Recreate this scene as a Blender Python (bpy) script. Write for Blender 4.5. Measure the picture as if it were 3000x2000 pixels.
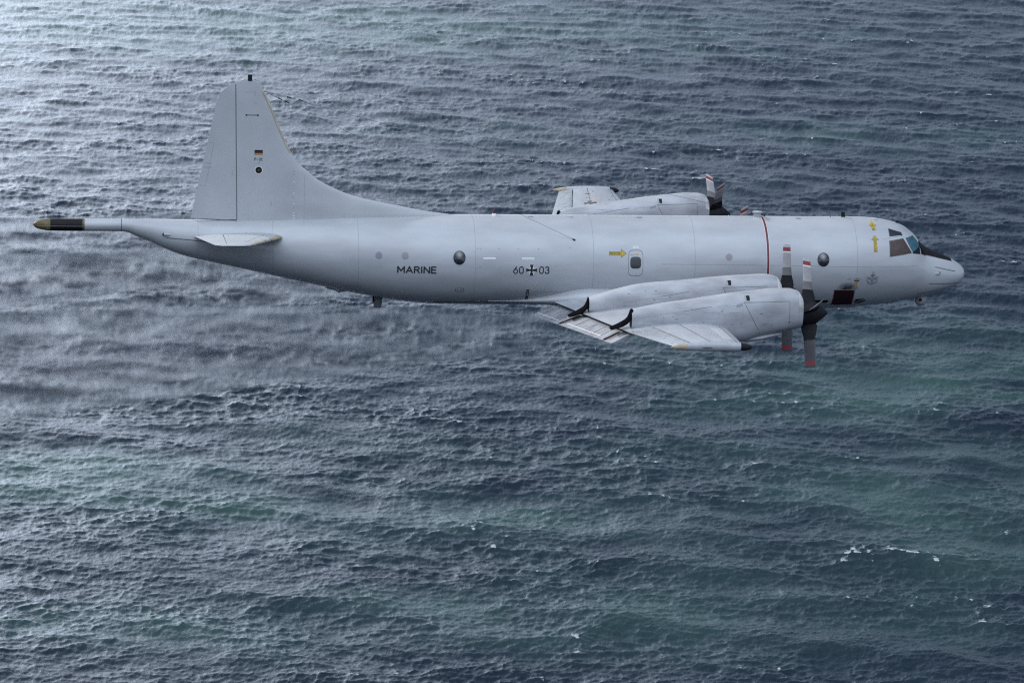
import bpy, math, random
import numpy as np
from mathutils import Vector, Matrix
from mathutils.geometry import tessellate_polygon

scene = bpy.context.scene
col = scene.collection
for o in list(bpy.data.objects):
    bpy.data.objects.remove(o)

# ------------------------------------------------------------------ camera
H = 108.0                                  # the aircraft flies 108 m above the sea
e, psi, rho = math.radians(12.5), math.radians(7.45), math.radians(1.75)
vdir = np.array([math.cos(e)*math.sin(psi), math.cos(e)*math.cos(psi), -math.sin(e)])
_r0 = np.array([math.cos(psi), -math.sin(psi), 0.]); _u0 = np.cross(_r0, vdir)
rdir = math.cos(rho)*_r0 + math.sin(rho)*_u0
udir = -math.sin(rho)*_r0 + math.cos(rho)*_u0
CAM = np.array([0, 0, H]) - 138.0*vdir - 3.16*udir
cd = bpy.data.cameras.new('camera'); cam = bpy.data.objects.new('camera', cd); col.objects.link(cam)
m = Matrix.Identity(4)
for i in range(3):
    m[i][0] = rdir[i]; m[i][1] = udir[i]; m[i][2] = -vdir[i]; m[i][3] = CAM[i]
cam.matrix_world = m
cd.sensor_width = 36; cd.lens = 126.9; cd.clip_start = 1; cd.clip_end = 90000
scene.camera = cam

# ------------------------------------------------------------------ sky and sun
SUN_EL, SUN_AZ = math.radians(30), math.radians(-44)    # azimuth from +Y towards +X
world = bpy.data.worlds.new('World'); scene.world = world; world.use_nodes = True
wn = world.node_tree.nodes; wl = world.node_tree.links
bg = wn['Background']
sky = wn.new('ShaderNodeTexSky'); sky.sky_type = 'NISHITA'; sky.sun_disc = False
sky.sun_elevation = SUN_EL; sky.sun_rotation = SUN_AZ
sky.air_density = 1.0; sky.dust_density = 0.4; sky.ozone_density = 2.5
GLOW, BACK, FAR, HOR = 33.0, 18.5, .04, 4.0
# broken grey cloud over the clear sky
wtc = wn.new('ShaderNodeTexCoord'); wmp = wn.new('ShaderNodeMapping'); wmp.inputs['Scale'].default_value = (1.6, 1.6, 5); wl.new(wtc.outputs['Generated'], wmp.inputs[0])
wno = wn.new('ShaderNodeTexNoise'); wno.inputs['Scale'].default_value = 1.7; wno.inputs['Detail'].default_value = 5; wl.new(wmp.outputs[0], wno.inputs['Vector'])
wmr = wn.new('ShaderNodeMapRange'); wmr.inputs[1].default_value = .35; wmr.inputs[2].default_value = .65; wmr.inputs[3].default_value = .82; wmr.inputs[4].default_value = .92; wl.new(wno.outputs[0], wmr.inputs[0])
wmx = wn.new('ShaderNodeMix'); wmx.data_type = 'RGBA'; wl.new(wmr.outputs[0], wmx.inputs[0]); wl.new(sky.outputs[0], wmx.inputs[6]); 
# cloud brightness: a glow round the veiled sun, a bright open side behind the camera, darker cloud over the far right
def wmath(op, a, b_=None, c=None):
    o = wn.new('ShaderNodeMath'); o.operation = op
    for i_, q in enumerate((a, b_, c)):
        if q is None: continue
        if isinstance(q, (int, float)): o.inputs[i_].default_value = q
        else: wl.new(q, o.inputs[i_])
    return o.outputs[0]
def wdot(v_):
    o = wn.new('ShaderNodeVectorMath'); o.operation = 'DOT_PRODUCT'; wl.new(wtc.outputs['Generated'], o.inputs[0]); o.inputs[1].default_value = v_; return o.outputs['Value']
_a, _e = math.radians(-14), math.radians(5)
glow = wmath('POWER', wmath('MAXIMUM', wdot((math.sin(_a)*math.cos(_e), math.cos(_a)*math.cos(_e), math.sin(_e))), 0.), 34.)
back = wmath('POWER', wmath('MULTIPLY_ADD', wdot((0, -.5, .87)), .5, .5), 7.)
lum = wmath('MULTIPLY_ADD', glow, GLOW, wmath('MULTIPLY_ADD', back, BACK, FAR))
haz = wmath('MULTIPLY', wmath('POWER', wmath('SUBTRACT', 1., wmath('ABSOLUTE', wdot((0, 0, 1)))), 9.), HOR)     # paler blue air low on the horizon
wcb = wn.new('ShaderNodeCombineXYZ'); wl.new(wmath('MULTIPLY_ADD', lum, .79, wmath('MULTIPLY', haz, .62)), wcb.inputs[0]); wl.new(wmath('MULTIPLY_ADD', lum, .89, wmath('MULTIPLY', haz, .82)), wcb.inputs[1]); wl.new(wmath('MULTIPLY_ADD', lum, 1.05, wmath('MULTIPLY', haz, 1.25)), wcb.inputs[2])
wl.new(wcb.outputs[0], wmx.inputs[7])
wl.new(wmx.outputs[2], bg.inputs[0]); bg.inputs[1].default_value = 0.12
sd = bpy.data.lights.new('sun', 'SUN'); sun = bpy.data.objects.new('sun', sd); col.objects.link(sun)
sd.energy = 2.4; sd.angle = math.radians(8); sd.color = (1.0, 0.96, 0.9)
sdir = Vector((math.sin(SUN_AZ)*math.cos(SUN_EL), math.cos(SUN_AZ)*math.cos(SUN_EL), math.sin(SUN_EL)))
sun.rotation_euler = sdir.to_track_quat('Z', 'Y').to_euler(); sun.location = (0, 0, 300)
scene.view_settings.view_transform = 'Standard'; scene.view_settings.look = 'None'
scene.view_settings.exposure = 0.5; scene.view_settings.gamma = 1
scene.render.engine = 'CYCLES'
scene.cycles.use_denoising = False; scene.cycles.sample_clamp_indirect = 2.0; scene.cycles.filter_width = 1.2; scene.cycles.caustics_refractive = False; scene.cycles.caustics_reflective = False; scene.cycles.max_bounces = 8; scene.cycles.volume_bounces = 1

# ------------------------------------------------------------------ materials
def mat(name, rgb, rough=.4, metal=0., coat=0., var=0., scale=3., streak=(1, 1, 1), spec=.5, bump=0., dirt=None):
    M = bpy.data.materials.new(name); M.use_nodes = True
    n, l = M.node_tree.nodes, M.node_tree.links
    b = n['Principled BSDF']
    b.inputs['Roughness'].default_value = rough; b.inputs['Metallic'].default_value = metal
    b.inputs['Coat Weight'].default_value = coat; b.inputs['Coat Roughness'].default_value = .12
    b.inputs['Specular IOR Level'].default_value = spec
    b.inputs['Base Color'].default_value = (*rgb, 1)
    if var > 0:
        tc = n.new('ShaderNodeTexCoord'); mp = n.new('ShaderNodeMapping'); mp.inputs['Scale'].default_value = streak
        l.new(tc.outputs['Object'], mp.inputs[0])
        no = n.new('ShaderNodeTexNoise'); no.inputs['Scale'].default_value = scale; no.inputs['Detail'].default_value = 6
        l.new(mp.outputs[0], no.inputs['Vector'])
        rmp = n.new('ShaderNodeMapRange'); rmp.inputs[1].default_value = .3; rmp.inputs[2].default_value = .7
        rmp.inputs[3].default_value = 1-var; rmp.inputs[4].default_value = 1+var*.6
        l.new(no.outputs[0], rmp.inputs[0])
        mx = n.new('ShaderNodeMix'); mx.data_type = 'RGBA'; mx.blend_type = 'MULTIPLY'; mx.inputs[0].default_value = 1
        mx.inputs[6].default_value = (*rgb, 1); l.new(rmp.outputs[0], mx.inputs[7]); l.new(mx.outputs[2], b.inputs['Base Color'])
        r2 = n.new('ShaderNodeMapRange'); r2.inputs[3].default_value = rough*1.15; r2.inputs[4].default_value = rough*.85
        l.new(no.outputs[0], r2.inputs[0]); l.new(r2.outputs[0], b.inputs['Roughness'])
        if bump:
            bp = n.new('ShaderNodeBump'); bp.inputs['Strength'].default_value = 1; bp.inputs['Distance'].default_value = bump
            l.new(no.outputs[0], bp.inputs['Height']); l.new(bp.outputs[0], b.inputs['Normal'])
    return M

FLAPP = mat('flap_paint', (.30, .31, .335), .4, var=.3, scale=2)
PAINT = mat('grey_aircraft_paint', (.405, .425, .45), .36, coat=.6, var=.13, scale=1.1, streak=(.5, 1, 1.8), bump=.006)
PAINT2 = mat('grey_nacelle_paint', (.375, .388, .415), .36, coat=.2, var=.28, scale=1.7, streak=(.6, 1, 1.5))
WINGP = mat('wing_skin_paint', (.37, .39, .42), .27, coat=.35, var=.14, scale=1.2, streak=(2.5, .6, 1))
FINP = mat('fin_paint', (.41, .43, .45), .42, coat=.1, var=.08, scale=.9)
SEAM = mat('panel_seam_dark', (.10, .105, .115), .6)
SEAML = mat('panel_seam_faint', (.32, .335, .355), .5)
BLACK = mat('matt_black', (.012, .012, .015), .62, spec=.2, var=.3, scale=5)
AILP = mat('aileron_glint_skin', (.58, .60, .62), .24, metal=.55, var=.45, scale=5, streak=(1.2, 6, 1))  # sun glint on the ailerons put into a lighter, streaky, half-metallic colour
SOOT = mat('exhaust_soot', (.008, .008, .010), .9, spec=0., var=.5, scale=6, streak=(.5, 2, 1))
SOOTL = mat('exhaust_soot_thin', (.17, .175, .185), .6, var=.4, scale=4, streak=(.4, 3, 1))
LETTER = mat('lettering_black', (.012, .014, .022), .5)
WHITE = mat('marking_white', (.78, .78, .78), .45)
RED = mat('marking_red', (.15, .018, .026), .5, var=.2)
MAROON = mat('marking_maroon', (.022, .008, .012), .7, spec=.2, var=.2)
YELLOW = mat('marking_yellow', (.46, .33, .03), .5)
FLAGRED = mat('flag_red', (.07, .010, .013), .5)
GOLD = mat('marking_gold', (.36, .21, .03), .5)
ORANGE = mat('marking_orange', (.55, .28, .07), .5)
TAN = mat('deicer_rubber_tan', (.44, .37, .27), .6, var=.25, scale=4)
BOOMGOLD = mat('boom_cone_ochre', (.13, .10, .04), .5, var=.3, scale=4)
BOOMBLK = mat('boom_black', (.009, .007, .008), .6, spec=.25, var=.4, scale=3)
ALU = mat('polished_lip', (.68, .66, .64), .25, metal=.2, var=.2, scale=6)
GLASS = mat('dark_cabin_glass', (.014, .018, .024), .05, spec=.7, coat=.3)
GLASSD = mat('observer_dome_glass', (.02, .024, .03), .04, spec=1., coat=1.)
GLASSE = mat('eyebrow_glass', (.02, .026, .036), .12, spec=.25)
FRAME = mat('window_ring', (.5, .52, .54), .4)
GLASSG = mat('grey_blind_glass', (.17, .18, .25), .15, coat=1.)
GLASSM = mat('mauve_blind_glass', (.24, .21, .23), .15, coat=1.)
GLASSB = mat('brown_side_glass', (.060, .040, .038), .12, coat=.1, spec=.3, var=.3, scale=6)
GLASST = mat('teal_windshield_glass', (.045, .12, .16), .08, coat=.15, spec=.35, var=.3, scale=4)
BLADEG = mat('blade_grey', (.38, .36, .36), .45, var=.15, scale=5)
BLADED = mat('blade_dark_grey', (.16, .15, .155), .45, var=.2, scale=5)
TIPW = mat('blade_tip_white', (.55, .52, .52), .5)
BLADEK = mat('blade_rear_dark', (.05, .05, .06), .5, var=.2, scale=5)
BLADRK = mat('blade_rear_red', (.20, .02, .025), .5)
BLADER = mat('blade_red', (.30, .06, .065), .45)
BALL = mat('turret_grey', (.30, .31, .33), .5, var=.15)
ANTG = mat('antenna_dark_grey', (.13, .14, .16), .5)
STAIN = mat('grime_brown', (.36, .35, .35), .45, var=.2, scale=5)

# ------------------------------------------------------------------ mesh builder
class MB:
    def __init__(s): s.v = []; s.f = []; s.m = []; s.mats = []
    def mi(s, M):
        if M not in s.mats: s.mats.append(M)
        return s.mats.index(M)
    def add(s, vs, fs, M):
        b = len(s.v); k = s.mi(M); s.v += [tuple(map(float, p)) for p in vs]
        for f in fs: s.f.append([b+i for i in f]); s.m.append(k)
    def loft(s, rings, M, c0=True, c1=True, closed=True, mf=None):
        n = len(rings[0]); vs = [p for r in rings for p in r]; fs = []; ms = []
        for i in range(len(rings)-1):
            for j in range(n if closed else n-1):
                a = i*n+j; b_ = i*n+(j+1) % n
                fs.append([a, b_, b_+n, a+n]); ms.append(mf(i, j) if mf else M)
        if c0: fs.append(list(range(n))[::-1]); ms.append(M if c0 is True else c0)
        if c1: fs.append([(len(rings)-1)*n+j for j in range(n)]); ms.append(M if c1 is True else c1)
        b = len(s.v); s.v += [tuple(map(float, p)) for p in vs]
        for f, q in zip(fs, ms): s.f.append([b+i for i in f]); s.m.append(s.mi(q))
    def box(s, x0, x1, y0, y1, z0, z1, M):
        s.add([(x, y, z) for x in (x0, x1) for y in (y0, y1) for z in (z0, z1)],
              [[0, 1, 3, 2], [4, 6, 7, 5], [0, 4, 5, 1], [2, 3, 7, 6], [0, 2, 6, 4], [1, 5, 7, 3]], M)
    def tube(s, pts, r, M, n=8):
        pts = [Vector(p) for p in pts]; rings = []
        for i, p in enumerate(pts):
            d = (pts[min(i+1, len(pts)-1)]-pts[max(i-1, 0)]).normalized()
            a = d.orthogonal().normalized()
            if i: a = (pa - d*pa.dot(d)).normalized()
            pa = a; b = d.cross(a); rr = r[i] if isinstance(r, (list, tuple)) else r
            rings.append([p+(a*math.cos(t)+b*math.sin(t))*rr for t in [2*math.pi*k/n for k in range(n)]])
        s.loft(rings, M)
    def revolve_x(s, prof, y, z, M, n=32, mf=None):
        s.loft([[(x, y+r*math.cos(t), z+r*math.sin(t)) for t in [2*math.pi*k/n for k in range(n)]] for x, r in prof], M, mf=mf)
    def build(s, name, parent=None, sharp=38, kind=None, label=None, flip=False):
        me = bpy.data.meshes.new(name); me.from_pydata(s.v, [], s.f)
        for M in s.mats: me.materials.append(M)
        me.polygons.foreach_set('material_index', s.m)
        import bmesh
        bm = bmesh.new(); bm.from_mesh(me); bmesh.ops.recalc_face_normals(bm, faces=bm.faces); bm.to_mesh(me); bm.free()
        me.polygons.foreach_set('use_smooth', [True]*len(me.polygons))
        me.set_sharp_from_angle(angle=math.radians(sharp)); me.update()
        o = bpy.data.objects.new(name, me); col.objects.link(o)
        if parent: o.parent = parent
        if kind: o['kind'] = kind
        if label: o['label'] = label
        return o

def pchip(x, y, xq):
    x = np.asarray(x, float); y = np.asarray(y, float)
    h = np.diff(x); d = np.diff(y)/h; mm = np.zeros(len(x))
    for i in range(1, len(x)-1):
        if d[i-1]*d[i] > 0:
            mm[i] = 3*(h[i-1]+h[i])/((2*h[i]+h[i-1])/d[i-1]+(h[i]+2*h[i-1])/d[i])
    mm[0] = d[0]; mm[-1] = d[-1]
    i = int(np.clip(np.searchsorted(x, xq)-1, 0, len(x)-2)); t = (xq-x[i])/h[i]
    return float((2*t**3-3*t**2+1)*y[i]+(t**3-2*t**2+t)*h[i]*mm[i]+(-2*t**3+3*t**2)*y[i+1]+(t**3-t**2)*h[i]*mm[i+1])

# ------------------------------------------------------------------ fuselage shape
FUS = np.array([(-18.15,1.22,.02),(-18.08,1.22,.107),(-17.96,1.22,.16),(-17.73,1.215,.207),(-17.48,1.21,.226),(-16.84,1.21,.230),(-15.57,1.21,.23),(-14.84,1.21,.231),(-14.6,1.19,.255),(-14.29,1.12,.322),(-13.92,1.05,.397),(-13.52,.96,.487),(-13.03,.85,.592),(-12.44,.745,.69),(-11.41,.63,.81),(-10.56,.55,.91),(-9.44,.44,1.04),(-8.49,.35,1.16),(-7.7,.28,1.255),(-6.5,.17,1.4),(-5.3,.08,1.54),(-4.17,.01,1.64),(-3.17,-.02,1.692),(-1.97,-.025,1.712),(1.37,-.03,1.728),(6.62,-.05,1.746),(11.5,-.06,1.758),(12.6,-.05,1.757),(13.21,-.035,1.742),(13.72,-.02,1.715),(14.0,-.02,1.695),(14.38,-.025,1.65),(14.8,-.04,1.58),(15.18,-.08,1.477),(15.48,-.15,1.35),(15.68,-.225,1.235),(15.96,-.36,1.05),(16.26,-.43,.92),(16.64,-.455,.793),(17.06,-.47,.627),(17.29,-.48,.519),(17.57,-.49,.335),(17.69,-.49,.18),(17.745,-.49,.02)])
def fsec(x):
    x = min(max(x, FUS[0, 0]), FUS[-1, 0])
    return pchip(FUS[:, 0], FUS[:, 1], x), pchip(FUS[:, 0], FUS[:, 2], x)
def fpt(x, th, off=0.):
    zc, r = fsec(x); r += off
    return (x, -r*math.cos(th), zc+r*math.sin(th))      # th = 0 starboard side, pi/2 top
def fmap(x, z, off=.006):
    zc, r = fsec(x); s = max(-1, min(1, (z-zc)/r)); return fpt(x, math.asin(s), off)

AIR = bpy.data.objects.new('patrol_aircraft', None); col.objects.link(AIR); AIR.location = (0, 0, H)
AIR['label'] = 'light grey four-engined turboprop patrol aircraft flying low over the sea'
AIR['category'] = 'aircraft'

xs = sorted(set([round(x, 3) for x in np.concatenate([np.arange(-18.15, -14.0, .08), np.arange(-14, 13, .25), np.arange(13, 17.745, .06), np.array([17.7, 17.72, 17.735, 17.745, -18.14, -18.12])])]))
NT = 112
b = MB()
def fmat(i, j):
    x = (xs[i]+xs[i+1])/2
    if x < -17.49: return BOOMGOLD
    if x < -16.28: return BOOMBLK
    if x < -16.2: return BOOMGOLD
    return PAINT
b.loft([[fpt(x, 2*math.pi*k/NT) for k in range(NT)] for x in xs], PAINT, mf=fmat)
# seams as slightly raised dark strips
def strip(b, pts, w, M, off=.004, fm=fmap, seg=.12):
    q = []
    for (a, c) in zip(pts[:-1], pts[1:]):
        n = max(1, int(math.dist(a, c)/seg))
        for k in range(n): q.append((a[0]+(c[0]-a[0])*k/n, a[1]+(c[1]-a[1])*k/n))
    q.append(pts[-1]); L = []; R = []
    for i, p in enumerate(q):
        a = q[max(i-1, 0)]; c = q[min(i+1, len(q)-1)]
        dx, dz = c[0]-a[0], c[1]-a[1]; l = math.hypot(dx, dz) or 1
        nx, nz = -dz/l*w/2, dx/l*w/2
        L.append(fm(p[0]+nx, p[1]+nz, off)); R.append(fm(p[0]-nx, p[1]-nz, off))
    n = len(q); b.add(L+R, [[i, i+1, n+i+1, n+i] for i in range(n-1)], M)
def hoop(b, x, w, M, off=.004, t0=-math.pi/2, t1=1.5*math.pi, n=90):
    A = [fpt(x-w/2, t0+(t1-t0)*k/n, off) for k in range(n+1)]; B_ = [fpt(x+w/2, t0+(t1-t0)*k/n, off) for k in range(n+1)]
    b.add(A+B_, [[i, i+1, n+2+i, n+1+i] for i in range(n)], M)
for x in (-14.86,): hoop(b, x, .03, SEAM)
for x in (-12.0, -9.2, -6.0, -1.6, 2.9, 6.8, 13.1): hoop(b, x, .014, SEAML)
strip(b, [(5.5, .164), (9.5, .15), (15.6, .07)], .018, SEAML)
strip(b, [(-3.3, -.42), (4.0, -.9)], .0001, SEAML)
strip(b, [(0.0, -1.0), (6.5, -1.0)], .014, SEAML)
strip(b, [(-3.06, -1.53), (.45, -1.52)], .05, SEAM, seg=.3)
strip(b, [(-18.1, 1.2), (-14.9, 1.2)], .012, SEAML)
strip(b, [(-13.19, .842), (-12.4, .80), (-11.72, .743)], .035, SEAM)
strip(b, [(16.37, -.079), (17.254, -.304)], .028, SEAM)
strip(b, [(16.13, -.724), (16.8, -.765), (17.36, -.781)], .028, SEAM)
strip(b, [(15.7, -1.16), (16.9, -.97)], .02, SEAM)
FUSELAGE = b.build('fuselage', AIR, sharp=50)

# ---- patches on the hull
def quad_patch(b, c, M, off=.008, n=10, fm=fmap):
    # c: four corners, bilinear
    P = []
    for i in range(n+1):
        for j in range(n+1):
            s, t = i/n, j/n
            P.append(fm(*[(c[0][k]*(1-s)+c[1][k]*s)*(1-t)+(c[3][k]*(1-s)+c[2][k]*s)*t for k in (0, 1)], off))
    b.add(P, [[i*(n+1)+j, (i+1)*(n+1)+j, (i+1)*(n+1)+j+1, i*(n+1)+j+1] for i in range(n) for j in range(n)], M)
def disc_patch(b, cx, cz, rx, rz, M, off=.008, bulge=0., power=2., n=36, rings=6, hole=0., fm=fmap):
    P = []; F_ = []
    for i in range(rings+1):
        s = hole+(1-hole)*i/rings
        for k in range(n):
            t = 2*math.pi*k/n; c, d = math.cos(t), math.sin(t)
            q = (abs(c)**power+abs(d)**power)**(-1/power)
            P.append(fm(cx+rx*s*c*q, cz+rz*s*d*q, off+bulge*(1-s*s)))
    for i in range(rings):
        for k in range(n): F_.append([i*n+k, i*n+(k+1) % n, (i+1)*n+(k+1) % n, (i+1)*n+k])
    b.add(P, F_, M)
def poly_patch(b, pts, M, off=.009, fm=fmap):
    tri = tessellate_polygon([[Vector((p[0], p[1], 0)) for p in pts]])
    b.add([fm(p[0], p[1], off) for p in pts], [list(t) for t in tri], M)
def part(name, fn, parent=FUSELAGE, label=None, sharp=40):
    b = MB(); fn(b); return b.build(name, parent, sharp=sharp, label=label)

# windows
def rw(M, x, z, r=.12):
    def f(b): disc_patch(b, x, z, r, r, M, .010); disc_patch(b, x, z, r*1.14, r*1.14, SEAML, .006, hole=.8)
    return f
part('cabin_window', rw(GLASSG, -5.247, .403), label='small round window with a blue-grey blind')
part('cabin_window', rw(GLASSM, -4.262, .41), label='small round window with a mauve blind')
part('cabin_window', rw(GLASSM, 8.105, .441, .115), label='small round window behind the propeller stripe')
def bub(x, z):
    def f(b):
        disc_patch(b, x, z, .235, .262, GLASSD, .012, bulge=.11, rings=10)
        disc_patch(b, x, z, .258, .285, FRAME, .008, hole=.88, rings=2)
    return f
part('observation_window', bub(-2.213, .355), label='bulged round observer window near the tail')
part('observation_window', bub(11.758, .363), label='bulged round observer window near the nose')
def hatchf(b):
    for k in (1,):
        disc_patch(b, 4.51, .19, .283, .487, SEAM, .006, power=5, hole=.968, rings=1, n=72)
    disc_patch(b, 4.51, .19, .268, .462, PAINT, .005, power=5, n=72)
    strip(b, [(4.29, .50), (4.47, .505)], .03, SEAML, .009); strip(b, [(4.50, .50), (4.55, .53), (4.62, .50)], .035, ORANGE, .010)
HATCH = part('escape_hatch', hatchf, AIR)
part('hatch_window', lambda b: disc_patch(b, 4.508, .212, .208, .222, GLASS, .012, power=3.4, n=60, bulge=.004), HATCH)
def placf(b): quad_patch(b, [(4.405, .74), (4.62, .74), (4.62, .815), (4.405, .815)], WHITE, n=3); strip(b, [(4.43, .777), (4.6, .777)], .02, SEAML, .012)
part('placard', placf)
for x0 in (-1.308, .159):
    def f(b, x0=x0):
        quad_patch(b, [(x0, .30), (x0+.467, .30), (x0+.467, .378), (x0, .378)], WHITE, n=3)
        strip(b, [(x0+.03, .338), (x0+.43, .338)], .012, FRAME, .012)
    part('placard', f)
# cockpit glazing
def glaz(c, M, border=.03):
    def f(b):
        cx = sum(p[0] for p in c)/4; cz = sum(p[1] for p in c)/4
        big = []
        for p in c:
            d = math.hypot(p[0]-cx, p[1]-cz); big.append((cx+(p[0]-cx)*(1+border/d*1.4), cz+(p[1]-cz)*(1+border/d*1.4)))
        quad_patch(b, big, SEAM, .006); quad_patch(b, c, M, .012)
    return f
part('side_window', glaz([(14.402, .482), (15.307, .573), (14.986, 1.058), (14.423, 1.006)], GLASSB))
part('windshield', glaz([(15.345, .578), (15.752, .758), (15.47, 1.083), (15.115, 1.072)], GLASST, .02))
part('eyebrow_window', glaz([(14.444, 1.165), (14.965, 1.175), (14.93, 1.27), (14.452, 1.405)], GLASSE, .02))
def white_sill(b):
    strip(b, [(14.2, 1.11), (14.44, 1.15), (14.9, 1.165)], .02, FRAME, .013)
    strip(b, [(15.0, 1.09), (15.33, .56)], .045, PAINT, .016)
part('window_frame', white_sill)
# anti-glare panel over the nose, both sides
def glaref(b):
    line = [(15.33, .54), (15.62, .48), (16.275, .285), (16.7, .17), (17.0, .09), (17.15, .045)]
    line2 = [(15.33, .575), (15.45, .64), (15.73, .76), (15.9, .70)]
    P = []; n = 28; X = np.linspace(15.34, 17.14, 40)
    for x in X:
        z = np.interp(x, [p[0] for p in line], [p[1] for p in line]); zc, r = fsec(x)
        t0 = math.asin(max(-1, min(.999, (z-zc)/r)))
        zt = np.interp(x, [15.34, 15.45, 15.73, 15.76], [.58, .65, .765, 9]); 
        t1 = math.asin(max(-1, min(1., (zt-zc)/r))) if x < 15.745 else math.pi-t0
        P += [fpt(x, t0+(t1-t0)*k/n, .009) for k in range(n+1)]
    F_ = [[i*(n+1)+j, (i+1)*(n+1)+j, (i+1)*(n+1)+j+1, i*(n+1)+j+1] for i in range(len(X)-1) for j in range(n) if not (X[i] < 15.745 <= X[i+1])]
    b.add(P, F_, BLACK)
part('antiglare_panel', glaref)
def wiperf(b): b.tube([fpt(15.70, .95, .03), fpt(15.95, .72, .05)], .015, BLACK); b.tube([fpt(15.72, 1.1, .02), fpt(15.74, .9, .06), fpt(15.9, .8, .03)], .02, BLACK)
part('wiper', wiperf)

# lettering: strokes of even width on a 0..1 by 0..1 grid, set on the hull
def _arc(cx, cy, rx, ry, a0, a1, n=10): return [(cx+rx*math.cos(math.radians(a0+(a1-a0)*k/n)), cy+ry*math.sin(math.radians(a0+(a1-a0)*k/n))) for k in range(n+1)]
GL = {'M': [[(0, 0), (0, 1)], [(0, 1), (.5, .28)], [(.5, .28), (1, 1)], [(1, 1), (1, 0)]], 'A': [[(0, 0), (.5, 1)], [(.5, 1), (1, 0)], [(.18, .3), (.82, .3)]],
 'R': [[(0, 0), (0, 1)], [(0, 1), (.55, 1)]+_arc(.6, .76, .36, .24, 90, -90)+[(0, .52)], [(.5, .5), (1, 0)]], 'I': [[(.5, 0), (.5, 1)]], 'N': [[(0, 0), (0, 1)], [(0, 1), (1, 0)], [(1, 0), (1, 1)]],
 'E': [[(0, 0), (0, 1)], [(0, 1), (.9, 1)], [(0, .52), (.8, .52)], [(0, 0), (.9, 0)]], 'S': [_arc(.5, .76, .46, .24, 20, 180)+_arc(.5, .76, .46, .24, 180, 270)+_arc(.5, .27, .48, .27, 90, 0)+_arc(.5, .27, .48, .27, 0, -160)],
 'C': [_arc(.52, .5, .5, .5, 50, 310, 18)], 'U': [[(0, 1), (0, .35)]+_arc(.5, .32, .5, .32, 180, 360)+[(1, .35), (1, 1)]], 'P': [[(0, 0), (0, 1)], [(0, 1), (.55, 1)]+_arc(.6, .74, .38, .26, 90, -90)+[(0, .48)]],
 '-': [[(.1, .45), (.9, .45)]], '0': [_arc(.5, .68, .5, .32, 0, 180)+_arc(.5, .32, .5, .32, 180, 360)+[(1, .68)]], '6': [[(.72, 1)]+_arc(.5, .32, .5, .33, 155, 515, 24)],
 '3': [_arc(.46, .76, .42, .24, 160, 0)+_arc(.46, .76, .42, .24, 0, -90), _arc(.46, .27, .5, .27, 90, -165, 16)], '5': [[(.9, 1), (.12, 1)], [(.12, 1), (.05, .55)], [(.05, .55)]+_arc(.45, .32, .5, .32, 100, -150, 14)],
 '7': [[(0, 1), (1, 1)], [(1, 1), (.35, 0)]], '4': [[(.6, 1), (0, .3)], [(0, .3), (1, .3)], [(.75, .6), (.75, 0)]], '8': [_arc(.5, .75, .4, .25, 0, 360, 16), _arc(.5, .26, .48, .26, 0, 360, 16)],
 'T': [[(0, 1), (1, 1)], [(.5, 1), (.5, 0)]], 'O': [_arc(.5, .5, .5, .5, 0, 360, 20)]}
WID = {'M': 1.15, 'I': .12, '-': .7, 'A': 1.1, 'N': 1.0}
def text_mesh(b, s, x0, x1, z0, z1, M, off=.010, fm=fmap, rot=False, w=None, gap=.38):
    h = z1-z0; w = w or h*.13
    adv = [WID.get(c, .85) for c in s]; tot = sum(adv)+gap*(len(s)-1); k = (x1-x0-w)/tot; x = x0+w/2; q = 0
    for c, a in zip(s, adv):
        for st in GL.get(c, []):
            pts = [(x+p[0]*a*k, z0+w/2+p[1]*(h-w)) for p in st]
            if len(pts) == 2 or True:       # extend the ends by half a stroke
                for e_, f_ in ((0, 1), (-1, -2)):
                    d = math.hypot(pts[e_][0]-pts[f_][0], pts[e_][1]-pts[f_][1]) or 1
                    if math.dist(pts[0], pts[-1]) > 1e-4: pts[e_] = (pts[e_][0]+(pts[e_][0]-pts[f_][0])/d*w*.35, pts[e_][1]+(pts[e_][1]-pts[f_][1])/d*w*.35)
            strip(b, pts, w, M, off+q*.0003, fm=fm, seg=.06); q += 1
        x += (a+gap)*k
part('lettering', lambda b: text_mesh(b, 'MARINE', -4.552, -3.053, -.247, .027, LETTER, w=.048), label='black word MARINE on the rear fuselage')
def cross(b, cx, cz, h, fm=fmap, M1=LETTER, M2=WHITE, off=.008, sx=1., sz=1.):
    def arm(scale, inner, M, o_, sides=False):
        for q in range(4):
            ca, sa = math.cos(q*math.pi/2), math.sin(q*math.pi/2)
            pts = []
            N = 8; e0 = .17*scale+inner; e1 = .40*scale+inner*.6
            L_ = []
            for k in range(N+1):
                t = k/N; L_.append((e0*.0+h*(t*1.0), h*(e0+(e1-e0)*t**2.2)))
            loop = [(p[0], p[1]) for p in L_]+[(p[0], -p[1]) for p in L_[::-1]]
            P = [fm(cx+sx*(p[0]*ca-p[1]*sa), cz+sz*(p[0]*sa+p[1]*ca), o_+q*.0004) for p in loop]
            b.add(P, [[k, k+1, 2*N-k, 2*N+1-k] for k in range(N)], M)
    if M2: arm(1., .16, M2, off)
    arm(1., 0., M1, off+.004)
part('national_cross', lambda b: cross(b, .536, -.09, .205))
part('lettering', lambda b: text_mesh(b, '60', -.162, .238, -.239, .053, LETTER, gap=.45), label='black numerals 60 aft of the cross')
part('lettering', lambda b: text_mesh(b, '03', .825, 1.227, -.235, .057, LETTER, gap=.45), label='black numerals 03 ahead of the cross')
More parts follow.
